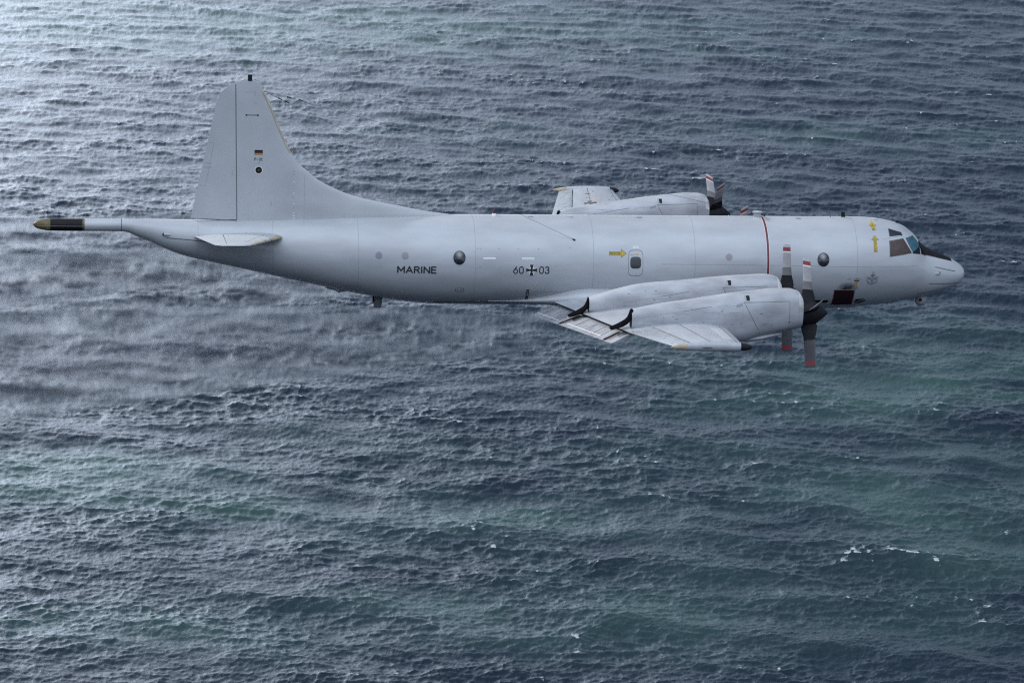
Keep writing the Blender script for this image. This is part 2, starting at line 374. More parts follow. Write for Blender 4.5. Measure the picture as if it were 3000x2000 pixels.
def arrowf(b):
    def arr(k, off, M):
        poly_patch(b, [(3.50-k, .493-k), (3.965-k, .493-k), (3.965-k, .425-2*k), (4.14+2*k, .556), (3.965-k, .69+2*k), (3.965-k, .606+k), (3.50-k, .606+k)], M, off)
    arr(.012, .007, SEAM); arr(0, .010, YELLOW); text_mesh(b, 'RESCUE', 3.53, 3.93, .515, .588, LETTER, off=.014)
part('rescue_arrow', arrowf, label='yellow arrow reading RESCUE pointing at the escape hatch')
def varrow(xc, dx, z0, z1):
    def f(b):
        def X(z): return xc+dx*(z-z1)
        def arr(k, off, M):
            w, w2, zh = .052, .125, z1-.115
            pts = [(X(z0)-w-k, z0-k), (X(z0)+w+k, z0-k), (X(zh)+w+k, zh-k), (X(zh)+w2+2*k, zh-k), (X(z1), z1+2*k), (X(zh)-w2-2*k, zh-k), (X(zh)-w-k, zh-k)]
            # several bands, so that the arrow follows the hull
            for a, c in ((z0-k, (z0+zh)/2), ((z0+zh)/2, zh-k)):
                quad_patch(b, [(X(a)-w-k, a), (X(a)+w+k, a), (X(c)+w+k, c), (X(c)-w-k, c)], M, off, n=4)
            poly_patch(b, [(X(zh)-w2-2*k, zh-k), (X(zh)+w2+2*k, zh-k), (X(z1), z1+2*k)], M, off)
        arr(.012, .007, SEAM); arr(0, .010, YELLOW)
        n = 6; H_ = (z1-.06-z0)/n
        for i, ch in enumerate('RESCUE'):
            zt = z1-.06-i*H_; text_mesh(b, ch, X(zt)-.035, X(zt)+.035, zt-H_*.85, zt-H_*.15, LETTER, off=.014)
    return f
part('rescue_arrow', varrow(13.83, -.02, 1.386, 1.643), label='upper yellow arrow reading RESCUE pointing up behind the cockpit')
part('rescue_arrow', varrow(13.822, .01, .662, 1.195), label='lower yellow arrow reading RESCUE pointing up behind the cockpit')
part('propeller_stripe', lambda b: (hoop(b, 9.62, .085, RED, .007, -.62, math.pi/2+.0, 60), hoop(b, 9.62, .115, WHITE, .005, -.62, math.pi/2, 60)), label='dark red hoop round the hull beside the propellers')
def redv(b):
    quad_patch(b, [(.40, -1.52), (.50, -1.52), (.50, -.89), (.40, -.89)], MAROON, .30, fm=lambda x, z, o: fmap(x, z, .008) )
    for z, h in ((-.95, .05), (-1.04, .05), (-1.12, .05), (-1.26, .04), (-1.34, .05)): strip(b, [(.43, z-h/2), (.47, z-h/2)], h*.6, WHITE, .013, seg=.02)
part('warning_stripe', redv, label='narrow vertical maroon warning stripe by the wing root')
part('warning_stripe', lambda b: quad_patch(b, [(11.5, -1.43), (12.11, -1.44), (12.14, -1.303), (11.5, -1.303)], MAROON, .009), label='short maroon strip behind the dark bay panel')
def bayf(b):
    c = [(12.298, -1.56), (13.12, -1.55), (13.07, -.839), (12.264, -.831)]
    quad_patch(b, c, RED, .007)
    quad_patch(b, [(12.325, -1.545), (13.09, -1.535), (13.042, -.862), (12.292, -.856)], MAROON, .011)
BAY = part('bay_panel', bayf, AIR)
def ventf(b):
    poly_patch(b, [(13.16, -1.44), (13.2, -1.27), (13.5, -1.235), (13.53, -1.26), (13.3, -1.36)], BLACK, .012)
    poly_patch(b, [(13.2, -1.47), (13.35, -1.39), (13.6, -1.28), (13.6, -1.36), (13.4, -1.47)], BLACK, .012)
part('louvre', ventf)
def anchorf(b):
    cx, top, bot = 13.72, -.10, -.61; w = .013
    def ln(p, w=w): strip(b, p, w, SEAM, .009, seg=.05)
    ring = [(cx+.045*math.cos(t), top-.045+.045*math.sin(t)) for t in np.linspace(0, 2*math.pi, 15)]; ln(ring)
    ln([(cx-.02, top-.1), (cx-.035, bot+.05)]); ln([(cx+.02, top-.1), (cx+.01, bot+.06)])
    ln([(cx-.10, top-.16), (cx+.10, top-.145)]); ln([(cx-.10, top-.13), (cx+.10, top-.115)])
    # eagle wings across the shank
    ln([(cx-.25, top-.20), (cx-.06, top-.24), (cx, top-.20), (cx+.06, top-.24), (cx+.23, top-.20)])
    ln([(cx-.23, top-.22), (cx-.08, top-.32), (cx, top-.33), (cx+.08, top-.31), (cx+.21, top-.22)])
    ln([(cx-.15, top-.235), (cx-.06, top-.30)]); ln([(cx+.15, top-.235), (cx+.06, top-.29)])
    arc = [(cx-.02+.20*math.sin(t), bot+.20-.19*math.cos(t)) for t in np.linspace(-1.25, 1.25, 17)]; ln(arc)
    arc = [(cx-.02+.16*math.sin(t), bot+.19-.13*math.cos(t)) for t in np.linspace(-1.2, 1.2, 15)]; ln(arc)
    ln([(cx-.24, bot+.20), (cx-.215, bot+.13), (cx-.14, bot+.14)]); ln([(cx+.20, bot+.20), (cx+.18, bot+.13), (cx+.10, bot+.14)])
    ln([(cx-.24, bot+.20), (cx-.17, bot+.20)]); ln([(cx+.20, bot+.2), (cx+.13, bot+.2)])
part('anchor_emblem', anchorf, label='thin outlined anchor with spread wings on the forward hull')
def tagf(b):
    quad_patch(b, [(13.05, -.76), (13.12, -.76), (13.15, -.48), (13.06, -.48)], ORANGE, .010)
    strip(b, [(13.0, -.455), (13.2, -.455)], .035, MAROON, .01); strip(b, [(12.96, -.395), (13.28, -.39)], .012, SEAM, .01)
    strip(b, [(13.02, -.36), (13.2, -.36)], .012, SEAM, .01); strip(b, [(12.72, -.385), (12.86, -.385)], .014, SEAM, .01); strip(b, [(12.82, -.35), (12.84, -.33)], .02, SEAM, .01)
    strip(b, [(13.1, -.74), (13.1, -.52)], .02, BOOMGOLD, .013)
part('placard', tagf, label='small orange tag under tiny stencilled lines near the nose')
def ovalf(b):
    disc_patch(b, -2.156, -.922, .165, .09, SEAM, .006, power=3, hole=.9, rings=1, n=48)
    text_mesh(b, '8', -2.245, -2.215, -.955, -.89, SEAM); text_mesh(b, '8', -2.10, -2.07, -.955, -.89, SEAM)
part('service_panel', ovalf)
YELLOWF = mat('faded_yellow', (.42, .41, .30), .5)
if True:   # faint yellow marks
    for x, z in ((-1.52, .71), (-.7, .70), (.02, .70), (.8, .70), (2.0, .75), (-1.52, -.02), (-.68, -.02), (.04, -.02), (-1.4, .7), (-1.42, .03)):
        part('hull_marking', lambda b: (strip(b, [(x-.03, z), (x+.03, z)], .02, YELLOWF, .008, seg=.2), strip(b, [(x, z-.05), (x, z+.01)], .015, YELLOWF, .009, seg=.2)))
# tail light fairing and nose probe
part('tail_light', lambda b: (b.tube([fmap(-13.0, .96, -.02), fmap(-13.15, .97, .035), fmap(-13.28, .977, .05)], [.02, .05, .055], PAINT), b.tube([fmap(-13.28, .977, .05), fmap(-13.33, .977, .05)], [.055, .035], BLACK)))
part('pitot_probe', lambda b: (b.tube([fmap(16.35, -.33, 0), fmap(16.5, -.325, .06), fmap(16.56, -.32, .08)], [.02, .03, .03], PAINT), b.tube([fmap(16.53, -.35, .05), fmap(16.55, -.28, .09)], .03, BLACK)))

# wing root fairing
b = MB(); rings = []
for x in np.linspace(-1.0, 9.0, 60):
    t = (x+1.0)/10.0; k = min(1, t/.38)**1.3 if t < .38 else max(0, 1-((t-.38)/.62)**2.6)
    k = k*k*(3-2*k); hw = 1.0+.93*k; hh = .10+.50*k; zc = -1.45+.25*k
    rings.append([(x, hw*math.cos(a), max(zc+hh*math.sin(a), -1.70)) for a in [2*math.pi*j/64 for j in range(64)]])
b.loft(rings, PAINT)
b.build('wing_root_fairing', AIR, sharp=60)

# ---- wings
TD = math.tan(math.radians(5.9))
def wsec(y):
    y = abs(y); return 7.22-.067*y, .6+.2175*y, -.06-(15.1-y)*TD      # leading edge, trailing edge, mid height
def foil(u, tc): return 5*tc*(.2969*math.sqrt(max(u, 0))-.126*u-.3516*u*u+.2843*u**3-.1015*u**4)
def wz(x, y, upper=True):
    xl, xt, zc = wsec(y); c = xl-xt; u = min(max((xl-x)/c, 0), 1); tc = .145-.03*abs(y)/15.1
    cam_ = .02*c*(1-(2*u-1)**2)
    t = foil(u, tc)*c
    return zc+.35*0+cam_-.01*c*(u-.5)+(t if upper else -t)
def cover(y): return 1.22+.16*abs(y)           # where the fixed upper skin ends above the flap
for s in (-1, 1):                              # starboard (near), port (far)
    side = 'near starboard' if s < 0 else 'far port'
    b = MB(); rings = []
    Y = [0.3]+list(np.linspace(1.2, 10.38, 26))+[10.4]+list(np.linspace(10.42, 15.08, 16))
    N = 36
    for y in Y:
        xl, xt, zc = wsec(y); c = xl-xt
        ue = (xl-cover(y))/c if y < 10.4 else (xl-(xt+.0))/c*0.74
        us = [ue*(.5-.5*math.cos(math.pi*k/N)) for k in range(N+1)]
        up = [(xl-u*c, s*y, wz(xl-u*c, y)) for u in us]
        if y < 10.4: lo = [(xl-u*c, s*y, wz(xl-u*c, y, False)) for u in [ue*.86*(.5-.5*math.cos(math.pi*k/N)) for k in range(N+1)]]
        else: lo = [(xl-u*c, s*y, wz(xl-u*c, y, False)) for u in us]
        rings.append(up[::-1]+lo[1:])
    b.loft(rings, WINGP)
    def wm(x, y, off, s=s): return (x, s*y, wz(x, y)+off)
    def wstrip(pts, w, M, off=.003):
        strip(b, pts, w, M, off, fm=wm, seg=.4)
    for f_ in (.10, .50):
        wstrip([(wsec(10.5)[0]-f_*3.6, 10.45), (wsec(15.05)[0]-f_*2.3, 15.0)], .022 if f_ < .3 else .03, SEAM)
    wstrip([(6.4, 11.2), (6.4-.3, 11.2)], .001, SEAM)
    wstrip([(4.2, 2.2), (4.7, 10.4)], .02, SEAML); wstrip([(2.3, 2.2), (3.4, 10.4)], .02, SEAML)
    if s < 0:
        quad_patch(b, [(5.62, 11.4), (5.62, 14.3), (5.98, 14.3), (6.08, 11.4)], FINP, .004, fm=wm, n=6)
    else:
        quad_patch(b, [(5.35, 11.25), (5.0, 11.25), (5.15, 11.9), (5.5, 11.9)], SEAML, .004, fm=wm, n=3)
        disc_patch(b, 5.15, 13.1, .22, .75, STAIN, .003, fm=wm, n=24)
        for (x, y) in ((5.2, 14.3), (4.8, 13.3), (5.7, 13.0), (5.5, 12.4), (4.1, 12.0), (5.6, 11.2), (5.9, 13.6)): quad_patch(b, [(x, y), (x+.05, y), (x+.05, y+.1), (x, y+.1)], SEAM, .005, fm=wm, n=1)
        quad_patch(b, [(4.85, 13.95), (4.85, 14.05), (5.05, 14.05), (5.05, 13.95)], SEAM, .006, fm=wm, n=1)
    W = b.build('wing', AIR, sharp=45, label=side+' wing with its engine nacelles')
    if s > 0:
        part('national_cross', lambda b: cross(b, 4.85, 12.5, .26, fm=wm, off=.014, M2=None, M1=SEAM, sx=1., sz=1.15), W)
    # aileron: rear quarter of the outer wing, a narrow gap ahead of it
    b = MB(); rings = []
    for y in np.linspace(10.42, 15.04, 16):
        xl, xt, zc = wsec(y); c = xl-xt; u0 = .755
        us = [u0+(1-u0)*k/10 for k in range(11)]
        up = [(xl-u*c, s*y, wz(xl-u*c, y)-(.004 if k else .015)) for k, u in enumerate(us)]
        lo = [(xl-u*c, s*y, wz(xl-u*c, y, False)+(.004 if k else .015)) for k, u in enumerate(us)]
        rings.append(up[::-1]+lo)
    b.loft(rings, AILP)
    random.seed(4)
    for i in range(46):
        y = random.uniform(10.6, 14.9); xl, xt, _ = wsec(y); L_ = random.uniform(.04, .25); x = random.uniform(xt+.05, xl-.76*(xl-xt)-L_)
        strip(b, [(x, y), (x+L_, y+random.uniform(-.01, .01))], random.uniform(.008, .022), SEAML, .003, fm=wm, seg=.3)
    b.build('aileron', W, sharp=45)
    # flap, run out for low-speed flight: inner end by the hull, outer end by the aileron
    b = MB(); rings = []
    for y in np.linspace(1.75, 10.3, 30):
        xc = cover(y); zt = wz(xc, y)
        tx = .53+(y-1.7)*.206; tz = -1.81+(y-1.7)*.095
        hx, hz = xc+.22, zt-.13
        up = []; lo = []
        for k in range(11):
            t = k/10; x = hx+(tx-hx)*t; z = hz+(tz-hz)*t
            bow = .16*math.sin(math.pi*min(1, t*.9+.1))*(1-t*.6)
            up.append((x, s*y, z+bow*.75*(1-t)+.0)); lo.append((x, s*y, z-bow*.7))
        rings.append(up[::-1]+lo[1:])
    def flz(x, y):
        xc = cover(y); zt = wz(xc, y); tx = .53+(y-1.7)*.206; tz = -1.81+(y-1.7)*.095; hx, hz = xc+.22, zt-.13
        t = min(max((x-hx)/(tx-hx), 0), 1); bow = .16*math.sin(math.pi*min(1, t*.9+.1))*(1-t*.6)
        return hz+(tz-hz)*t+bow*.75*(1-t)
    b.loft(rings, FLAPP)
    fm2 = lambda x, y, off, s=s: (x, s*y, flz(x, y)+off)
    def fs(y, t0, t1, w, M, off=.006, dy=0.):
        xc = cover(y)+.02; tx = .53+(y-1.7)*.206
        strip(b, [(xc+(tx-xc)*t0, y), (xc+(tx-xc)*t1, y+dy)], w, M, off, fm=fm2, seg=.08)
    random.seed(7)
    for y in (2.3, 3.6, 3.85, 4.1, 5.9, 7.0, 7.9, 8.7):
        fs(y, .02, random.uniform(.7, .95), random.uniform(.02, .05), BLACK)
    for k in range(14):
        y = random.uniform(2.2, 9.2); t0 = random.uniform(.05, .4); fs(y, t0, t0+random.uniform(.1, .35), .018, SEAM)
    for yc, w in ((4.75, .42), (9.45, .42)):
        for k in range(7): 
            yy = yc+(k-3)*w/6; fs(yy, 0.0, .99-.07*abs(k-3), w/6*1.05, SOOTL if abs(k-3) > 1 else SOOT, .008+k*.0006)
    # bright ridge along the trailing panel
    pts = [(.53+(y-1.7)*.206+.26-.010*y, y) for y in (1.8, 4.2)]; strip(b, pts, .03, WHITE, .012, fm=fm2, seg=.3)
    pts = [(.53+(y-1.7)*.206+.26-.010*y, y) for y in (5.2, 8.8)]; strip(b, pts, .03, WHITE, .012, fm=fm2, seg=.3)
    b.build('flap', W, sharp=45)
    # wing tip pod
    b = MB()
    prof = [(6.45, .01), (6.43, .05), (6.36, .09), (6.2, .125), (5.9, .15), (5.4, .165), (4.9, .165), (4.5, .15), (4.2, .125), (3.9, .09), (3.7, .05), (3.62, .01)]
    def zz(x): return -.045+.03*math.sin((x-3.6)/2.85*math.pi)
    X = [p[0] for p in prof]
    dense = []
    for k in range(len(prof)-1):
        for t in (0, .5): dense.append((prof[k][0]*(1-t)+prof[k+1][0]*t, pchip(X[::-1], [p[1] for p in prof][::-1], prof[k][0]*(1-t)+prof[k+1][0]*t)))
    dense.append(prof[-1])
    rings = [[(x, s*15.12+r*.8*math.cos(a), zz(x)+r*math.sin(a)) for a in [2*math.pi*j/28 for j in range(28)]] for x, r in dense]
    b.loft(rings, WINGP, mf=lambda i, j: BLACK if dense[i][0] > 6.13 else (TAN if dense[i][0] < 4.22 else WINGP))
    if s < 0: b.tube([(5.05, -15.265, -.02), (4.85, -15.27, -.022), (4.7, -15.262, -.025)], [.008, .02, .008], SEAM)
    b.build('wingtip_pod', W)

# ---- nacelles
NAC = {
 9.6: dict(top=[(3.1,.07),(3.9,.26),(5.18,.45),(6.46,.65),(7.75,.81),(8.42,.865),(8.8,.865),(9.08,.81),(9.2,.74),(9.27,.62)],
           bot=[(3.1,-.62),(3.6,-.72),(4.5,-.9),(5.5,-1.0),(6.5,-1.07),(7.2,-1.04),(7.7,-.86),(8.56,-.66),(9.15,-.54),(9.27,-.50)], z=-.01, x=9.27),
 4.9: dict(top=[(2.26,-.45),(2.59,-.36),(3.3,-.15),(4.19,.05),(5.77,.19),(6.79,.30),(8.34,.41),(8.9,.43),(9.2,.38),(9.38,.28),(9.44,.17)],
           bot=[(2.26,-1.0),(3.0,-1.2),(4.5,-1.5),(6.0,-1.65),(7.2,-1.55),(7.9,-1.3),(8.7,-1.12),(9.3,-1.0),(9.44,-.96)], z=-.46, x=9.44)}
def nsec(yk, x):
    n = NAC[yk]; zt = pchip([p[0] for p in n['top']], [p[1] for p in n['top']], x); zb = pchip([p[0] for p in n['bot']], [p[1] for p in n['bot']], x)
    xb = n['bot'][0][0]
    w = pchip([xb, xb+.8, xb+2.2, 7.0, 8.4, 9.05, n['x']], [.30, .38, .52, .63, .62, .58, .52], x)
    return (zt+zb)/2, (zt-zb)/2, w
for s in (-1, 1):
    for yk in (9.6, 4.9):
        n = NAC[yk]; x0, x1 = n['bot'][0][0], n['x']; b = MB()
        X = list(np.linspace(x0, x1-.4, 50))+list(np.linspace(x1-.36, x1, 12))
        P = 2.9
        def ring(x, sc=1., M=64):
            zc, hh, w = nsec(yk, x); R = []
            for k in range(M):
                a = 2*math.pi*k/M; c, d = math.cos(a), math.sin(a); q = (abs(c)**P+abs(d)**P)**(-1/P)
                R.append((x, s*yk+w*sc*c*q, zc+hh*sc*d*q))
            return R
        b.loft([ring(x) for x in X], PAINT2, c0=BLACK, c1=False)
        # front face: rounded lip turning in to the dark intake
        def ring2(x, sc, dx):
            return [(x+dx, p[1], p[2]) for p in [(0, s*yk+(q[1]-s*yk)*sc, nsec(yk, x)[0]+(q[2]-nsec(yk, x)[0])*sc) for q in ring(x)]]
        b.loft([ring(x1), ring2(x1, .96, .012), ring2(x1, .90, 0), ring2(x1, .86, -.12), ring2(x1, .3, -.13)], BLACK, c0=False, c1=True, mf=lambda i, j: PAINT2 if i < 1 else BLACK)
        def nm(x, z, off, s=s, yk=yk):
            zc, hh, w = nsec(yk, min(max(x, x0), x1)); t = min(1, abs((z-zc)/hh)); yy = w*(1-t**P)**(1/P)
            return (x, -(yk if s < 0 else -yk)-yy-off, z)
        def nl(pts, w=.014, M=SEAM): strip(b, pts, w, M, .004, fm=nm, seg=.15)
        dz = 0 if yk > 9 else -.43; dx = 0 if yk > 9 else .1
        nl([(7.1+dx, .47+dz), (8.75+dx, .53+dz), (8.76+dx, -.42+dz)]); nl([(7.1+dx, .47+dz), (7.78+dx, -.78+dz)], .016)
        nl([(7.05+dx, .74+dz), (7.1+dx, .47+dz)], .012); nl([(7.05+dx, .47+dz), (7.03+dx, -.2+dz)], .01, SEAML)
        nl([(5.9, .5+dz), (5.93, .31+dz), (4.9, .12+dz)], .013); nl([(4.9, .12+dz), (3.9, -.05+dz)], .012, SEAML)
        nl([(6.0, -.3+dz), (3.4, -.42+dz)], .012, SEAML); nl([(9.1, .5+dz), (9.12, -.4+dz)], .014, SEAML)
        nl([(6.1, .5+dz), (6.12, .3+dz), (6.5, .36+dz), (6.5, .56+dz)], .010, SEAML)
        nl([(4.09, .1+dz), (4.1, -.12+dz)], .012, SEAML); nl([(5.3, .35+dz), (5.3, .2+dz)], .02, SEAML)
        for k in range(8):
            if yk > 9: nl([(6.82+k*.03, .30+k*.008), (6.83+k*.03, .40+k*.008)], .012)
        random.seed(int(yk*10)+s)
        for (xa, xb, za, zb_) in ((4.6, 5.25, .02, .22), (6.55, 6.95, .1, .34), (7.9, 8.4, -.28, -.02), (3.5, 4.0, -.28, -.12), (5.6, 6.2, -.12, .08)):
            nl([(xa, za+dz), (xb, za+dz+.03), (xb, zb_+dz+.03), (xa, zb_+dz), (xa, za+dz)], .011, SEAML)
        for k in range(34):
            x = random.uniform(3.4, 9.0); z = nsec(yk, x)[0]+random.uniform(-.5, .75)*nsec(yk, x)[1]; L_ = random.uniform(.03, .12)
            nl([(x, z), (x+L_, z+random.uniform(-.01, .02))], random.uniform(.01, .02), random.choice([SEAM, SEAML]))
        label = {(-1, 9.6): 'outer nacelle on the near wing, fully in view', (-1, 4.9): 'inner nacelle on the near wing, behind the outer one', (1, 9.6): 'outer nacelle on the far wing, above the fuselage line', (1, 4.9): 'inner nacelle on the far wing'}[(s, yk)]
        NO = b.build('engine_nacelle', AIR, sharp=50, label=label)
        # polished intake lip: upper half band at the front
        b = MB(); A = [ring(x, 1.008) for x in (x1-.17, x1-.13, x1-.08, x1-.03, x1)]
        sel = [k for k in range(64) if A[0][k][2] > n['z']+.30]
        b.loft([[r_[k] for k in sel] for r_ in A], ALU, False, False, closed=False)
        b.build('intake_lip', NO)
        # square vent with frame and dark throat
        b = MB(); vx, vz = (7.12, .535) if yk > 9 else (7.33, .125)
        quad_patch(b, [(vx-.04, vz-.04), (vx+.24, vz-.03), (vx+.24, vz+.20), (vx-.04, vz+.18)], PAINT2, .008, fm=nm, n=3)
        quad_patch(b, [(vx, vz), (vx+.18, vz), (vx+.18, vz+.16), (vx, vz+.15)], BLACK, .012, fm=nm, n=3)
        quad_patch(b, [(vx, vz), (vx+.07, vz), (vx+.05, vz+.15), (vx, vz+.15)], SEAML, .015, fm=nm, n=3)
        b.build('vent', NO)
        if yk > 9:
            b = MB(); rg = []
            for x, zc, hh, w in ((6.9, -.95, .10, .30), (7.3, -.93, .14, .38), (7.8, -.86, .15, .40), (8.2, -.78, .13, .37), (8.45, -.745, .10, .32), (8.53, -.74, .07, .27)):
                rg.append([(x, s*yk+w*math.cos(a), zc+hh*math.sin(a)) for a in [2*math.pi*k/36 for k in range(36)]])
            b.loft(rg, PAINT2, c1=BLACK); b.build('oil_cooler_scoop', NO)
        # tail pipe: blackened bent duct ending over the flap
        b = MB(); zt, zb = nsec(yk, x0)[0]+nsec(yk, x0)[1], nsec(yk, x0)[0]-nsec(yk, x0)[1]
        dzz = .04 if yk > 9 else 0
        ax = [(x0+.06, zt-.02, .03, .16), (x0+.02, zt-.06, .05, .22), (x0-.02, zt-.22, .055, .25), (x0-.07, zt-.36, .065, .27), (x0-.17, zt-.47, .075, .28), (x0-.32, zt-.56, .075, .28), (x0-.50, zt-.64, .06, .27), (x0-.68, zt-.70, .04, .25), (x0-.74, zt-.725, .015, .2)]
        rg = []
        for i_, (x, z, h_, w) in enumerate(ax):
            p, q = ax[max(i_-1, 0)], ax[min(i_+1, len(ax)-1)]; L_ = math.hypot(q[0]-p[0], q[1]-p[1]); nx, nz = -(q[1]-p[1])/L_, (q[0]-p[0])/L_
            rg.append([(x+nx*h_*math.sin(a), s*yk+w*math.cos(a), z+dzz+nz*h_*math.sin(a)) for a in [2*math.pi*k/32 for k in range(32)]])
        b.loft(rg, SOOT)
        b.build('exhaust_pipe', NO)

# ---- propellers
def blade_mesh():
    b = MB(); rs = [.28, .36, .5, .7, .85, .88, 1.0, 1.15, 1.18, 1.4, 1.66, 1.69, 1.74, 1.77, 1.85, 1.89, 1.90, 1.95, 1.985, 2.0]
    ch = {.28: .20, .36: .46, .5: .60, .7: .52, .88: .45, 1.2: .43, 1.6: .44, 1.85: .43, 1.95: .42, 1.985: .37, 2.0: .30}
    rings = []
    for r in rs:
        c = float(np.interp(r, list(ch), list(ch.values()))); be = math.radians(float(np.interp(r, [.3, 1., 2.], [76, 62, 50])))
        th = float(np.interp(r, [.28, .5, 1., 2.], [.08, .05, .028, .012]))
        R = []
        for k in range(20):
            a = 2*math.pi*k/20; p, q = c/2*math.cos(a), th*math.sin(a)
            R.append((p*math.sin(be)+q*math.cos(be), p*math.cos(be)-q*math.sin(be), r))
        rings.append(R)
    def bm_(i, j):
        r = (rs[i]+rs[i+1])/2
        if j >= 10: return BLACK if r < 1.0 else BLADEK if r < 1.78 else BLADRK if r < 1.9 else BLADEK
        return BLACK if r < .86 else BLADED if r < 1.16 else BLADEG if r < 1.675 else WHITE if r < 1.755 else BLADER if r < 1.895 else TIPW
    b.loft(rings, BLADEG, mf=bm_, c1=BLADED, c0=BLACK)
    return b
BL = None
first = None
for (s, yk, ph) in ((-1, 9.6, -23), (-1, 4.9, -14), (1, 9.6, 43), (1, 4.9, 26)):
    n = NAC[yk]
    b = MB(); x = n['x']
    prof = [(x-.10, .40), (x+.0, .425), (x+.1, .44), (x+.42, .44), (x+.55, .40), (x+.66, .31), (x+.82, .19), (x+.93, .09), (x+.975, .05), (x+.99, .0)]
    b.revolve_x([(p-x, r) for p, r in prof], 0, 0, BLACK, 40)
    pl = {(-1, 9.6): 'nearest propeller, on the outer near engine', (-1, 4.9): 'propeller of the inner near engine', (1, 9.6): 'propeller of the outer far engine above the fuselage', (1, 4.9): 'propeller of the inner far engine, mostly hidden'}[(s, yk)]
    sp = b.build('propeller', AIR, label=pl); sp.location = (x, s*yk, n['z']); sp.rotation_euler = (math.radians(ph), 0, 0)
    for k in range(4):
        if first is None:
            o = blade_mesh().build('blade', sp, sharp=40); first = o
        else:
            o = first.copy(); col.objects.link(o); o.parent = sp
        o.location = (.30, 0, 0); o.rotation_euler = (math.radians(90*k), 0, 0)

# ---- fin and rudder
XR0, XR1 = -10.53, -10.63
def xr(z): return XR0+(XR1-XR0)*(z-1.4)/5.28
LE = [(1.2,-1.6),(1.66,-2.1),(1.71,-2.41),(1.8,-3.14),(1.98,-4.14),(2.25,-5.53),(2.42,-6.2),(2.7,-6.91),(3.07,-7.58),(3.35,-7.9),(3.51,-8.12),(3.83,-8.39),(4.03,-8.52),(6.33,-9.56),(6.44,-9.62),(6.58,-9.7),(6.67,-9.77),(6.74,-9.86),(6.79,-9.99),(6.803,-10.12)]
TE = [(1.2,-12.32),(1.44,-12.27),(5.76,-11.38),(5.9,-11.355),(6.05,-11.31),(6.22,-11.22),(6.37,-11.11),(6.47,-10.99),(6.55,-10.87),(6.63,-10.73),(6.70,-10.58),(6.76,-10.40),(6.79,-10.3),(6.803,-10.18)]
lez, lex = zip(*LE); tez, tex = zip(*TE)
def fle(z): return pchip(lez, lex, z)
def fte(z): return float(np.interp(z, tez, tex))
def fth(x, z):       # half thickness of the fin
    le, te = fle(z), fte(z); d = max(le-x, 0); f = max(0, min(1, (4.2-z)/1.8)); a = 1.1+3.0*f*f
    tm = .235-.024*z; dt = max(x-te, 0)
    front = math.sqrt(max(0, 1-(1-min(1, d/a))**2)) if d < a else 1
    return tm*front*min(1, (dt/1.9)**.9)+.006
zrows = sorted(set([round(z, 3) for z in list(np.linspace(1.2, 2.3, 24))+list(np.linspace(2.4, 6.3, 40))+list(np.linspace(6.33, 6.74, 12))+[6.76, 6.775, 6.79, 6.798, 6.803]]))
b = MB(); rings = []
for z in zrows:
    le = fle(z); xa = max(xr(z) if z < 6.69 else -99, fte(z)); n = 44
    us = [(.5-.5*math.cos(math.pi*k/n)) for k in range(n+1)]
    rt = [(le+(xa-le)*u, -fth(le+(xa-le)*u, z), z) for u in us]; lf = [(p[0], -p[1], z) for p in rt[::-1]]
    rings.append(rt+lf[1:-1] if False else rt+lf)
b.loft(rings, FINP)
def fnm(x, z, off): return (x, -fth(x, z)-off, z)
def fl(pts, w, M, off=.004, seg=.3): strip(b, pts, w, M, off, fm=fnm, seg=seg)
fl([(-5.5, 2.2), (-5.5, 1.8)], .012, SEAML); fl([(-8.0, 3.2), (-8.0, 1.5)], .012, SEAML); fl([(-9.9, 6.3), (-9.9, 6.2)], .03, SEAML)
fl([(-10.28, 6.32), (-9.62, 6.32)], .012, SEAML)
for z in (3.32, 3.2, 2.95, 2.8, 2.5, 2.35, 2.1, 1.95, 1.75, 1.65, 1.55, 1.47):
    fl([(-8.43, z), (-8.36, z)], .025, WHITE if z in (2.95, 2.5, 2.1, 1.75, 1.65, 1.55, 1.47) else SEAML, seg=.2)
fl([(-9.25, 2.2), (-9.25, 2.05)], .03, SEAML); fl([(-9.9, 5.9), (-9.85, 5.9)], .03, SEAML)
FIN = b.build('tail_fin', AIR, sharp=50)
b = MB(); rings = []
for z in [z for z in zrows if 1.44 <= z <= 6.68]+[6.685]:
    te = fte(z); xa = xr(z)-.002; n = 14
    us = [k/n for k in range(n+1)]
    rt = [(te+(xa-te)*u, -fth(te+(xa-te)*u, z)+.002, z) for u in us]; lf = [(p[0], -p[1], z) for p in rt[::-1]]
    rings.append(rt+lf)
b.loft(rings, FINP)
def fl2(pts, w, M=SEAML): strip(b, pts, w, M, .004, fm=fnm, seg=.3)
fl2([(-11.62, 4.4), (-11.42, 4.38), (-11.72, 2.75), (-11.95, 2.77)], .012); fl2([(-11.75, 3.62), (-11.5, 3.60)], .03); fl2([(-11.78, 3.46), (-11.5, 3.45)], .03)
fl2([(xr(z_)-.002, z_) for z_ in np.linspace(1.5, 6.6, 18)], .032, SEAM); fl2([(-12.24, 1.49), (-10.55, 1.455)], .03, SEAM); fl2([(-10.72, 3.35), (-10.72, 3.15)], .02)
b.build('rudder', FIN, sharp=50)
part('fin_cap', lambda b: b.loft([[(x+dx, y, z) for x, y in ((-.085, -.03), (0, -.045), (.075, -.03), (.075, .03), (0, .045), (-.085, .03))] for dx, z in ((-10.09, 6.74), (-10.10, 6.97))], BLACK), FIN)
def dei(b):
    rings = []
    for z in np.linspace(4.03, 6.36, 12):
        x = fle(z); rings.append([(x-.055, -.062, z), (x-.01, -.035, z), (x+.012, 0, z), (x-.01, .035, z), (x-.055, .062, z)])
    b.loft(rings, TAN, closed=False, c0=False, c1=False)
part('deicer_boot', dei, FIN)
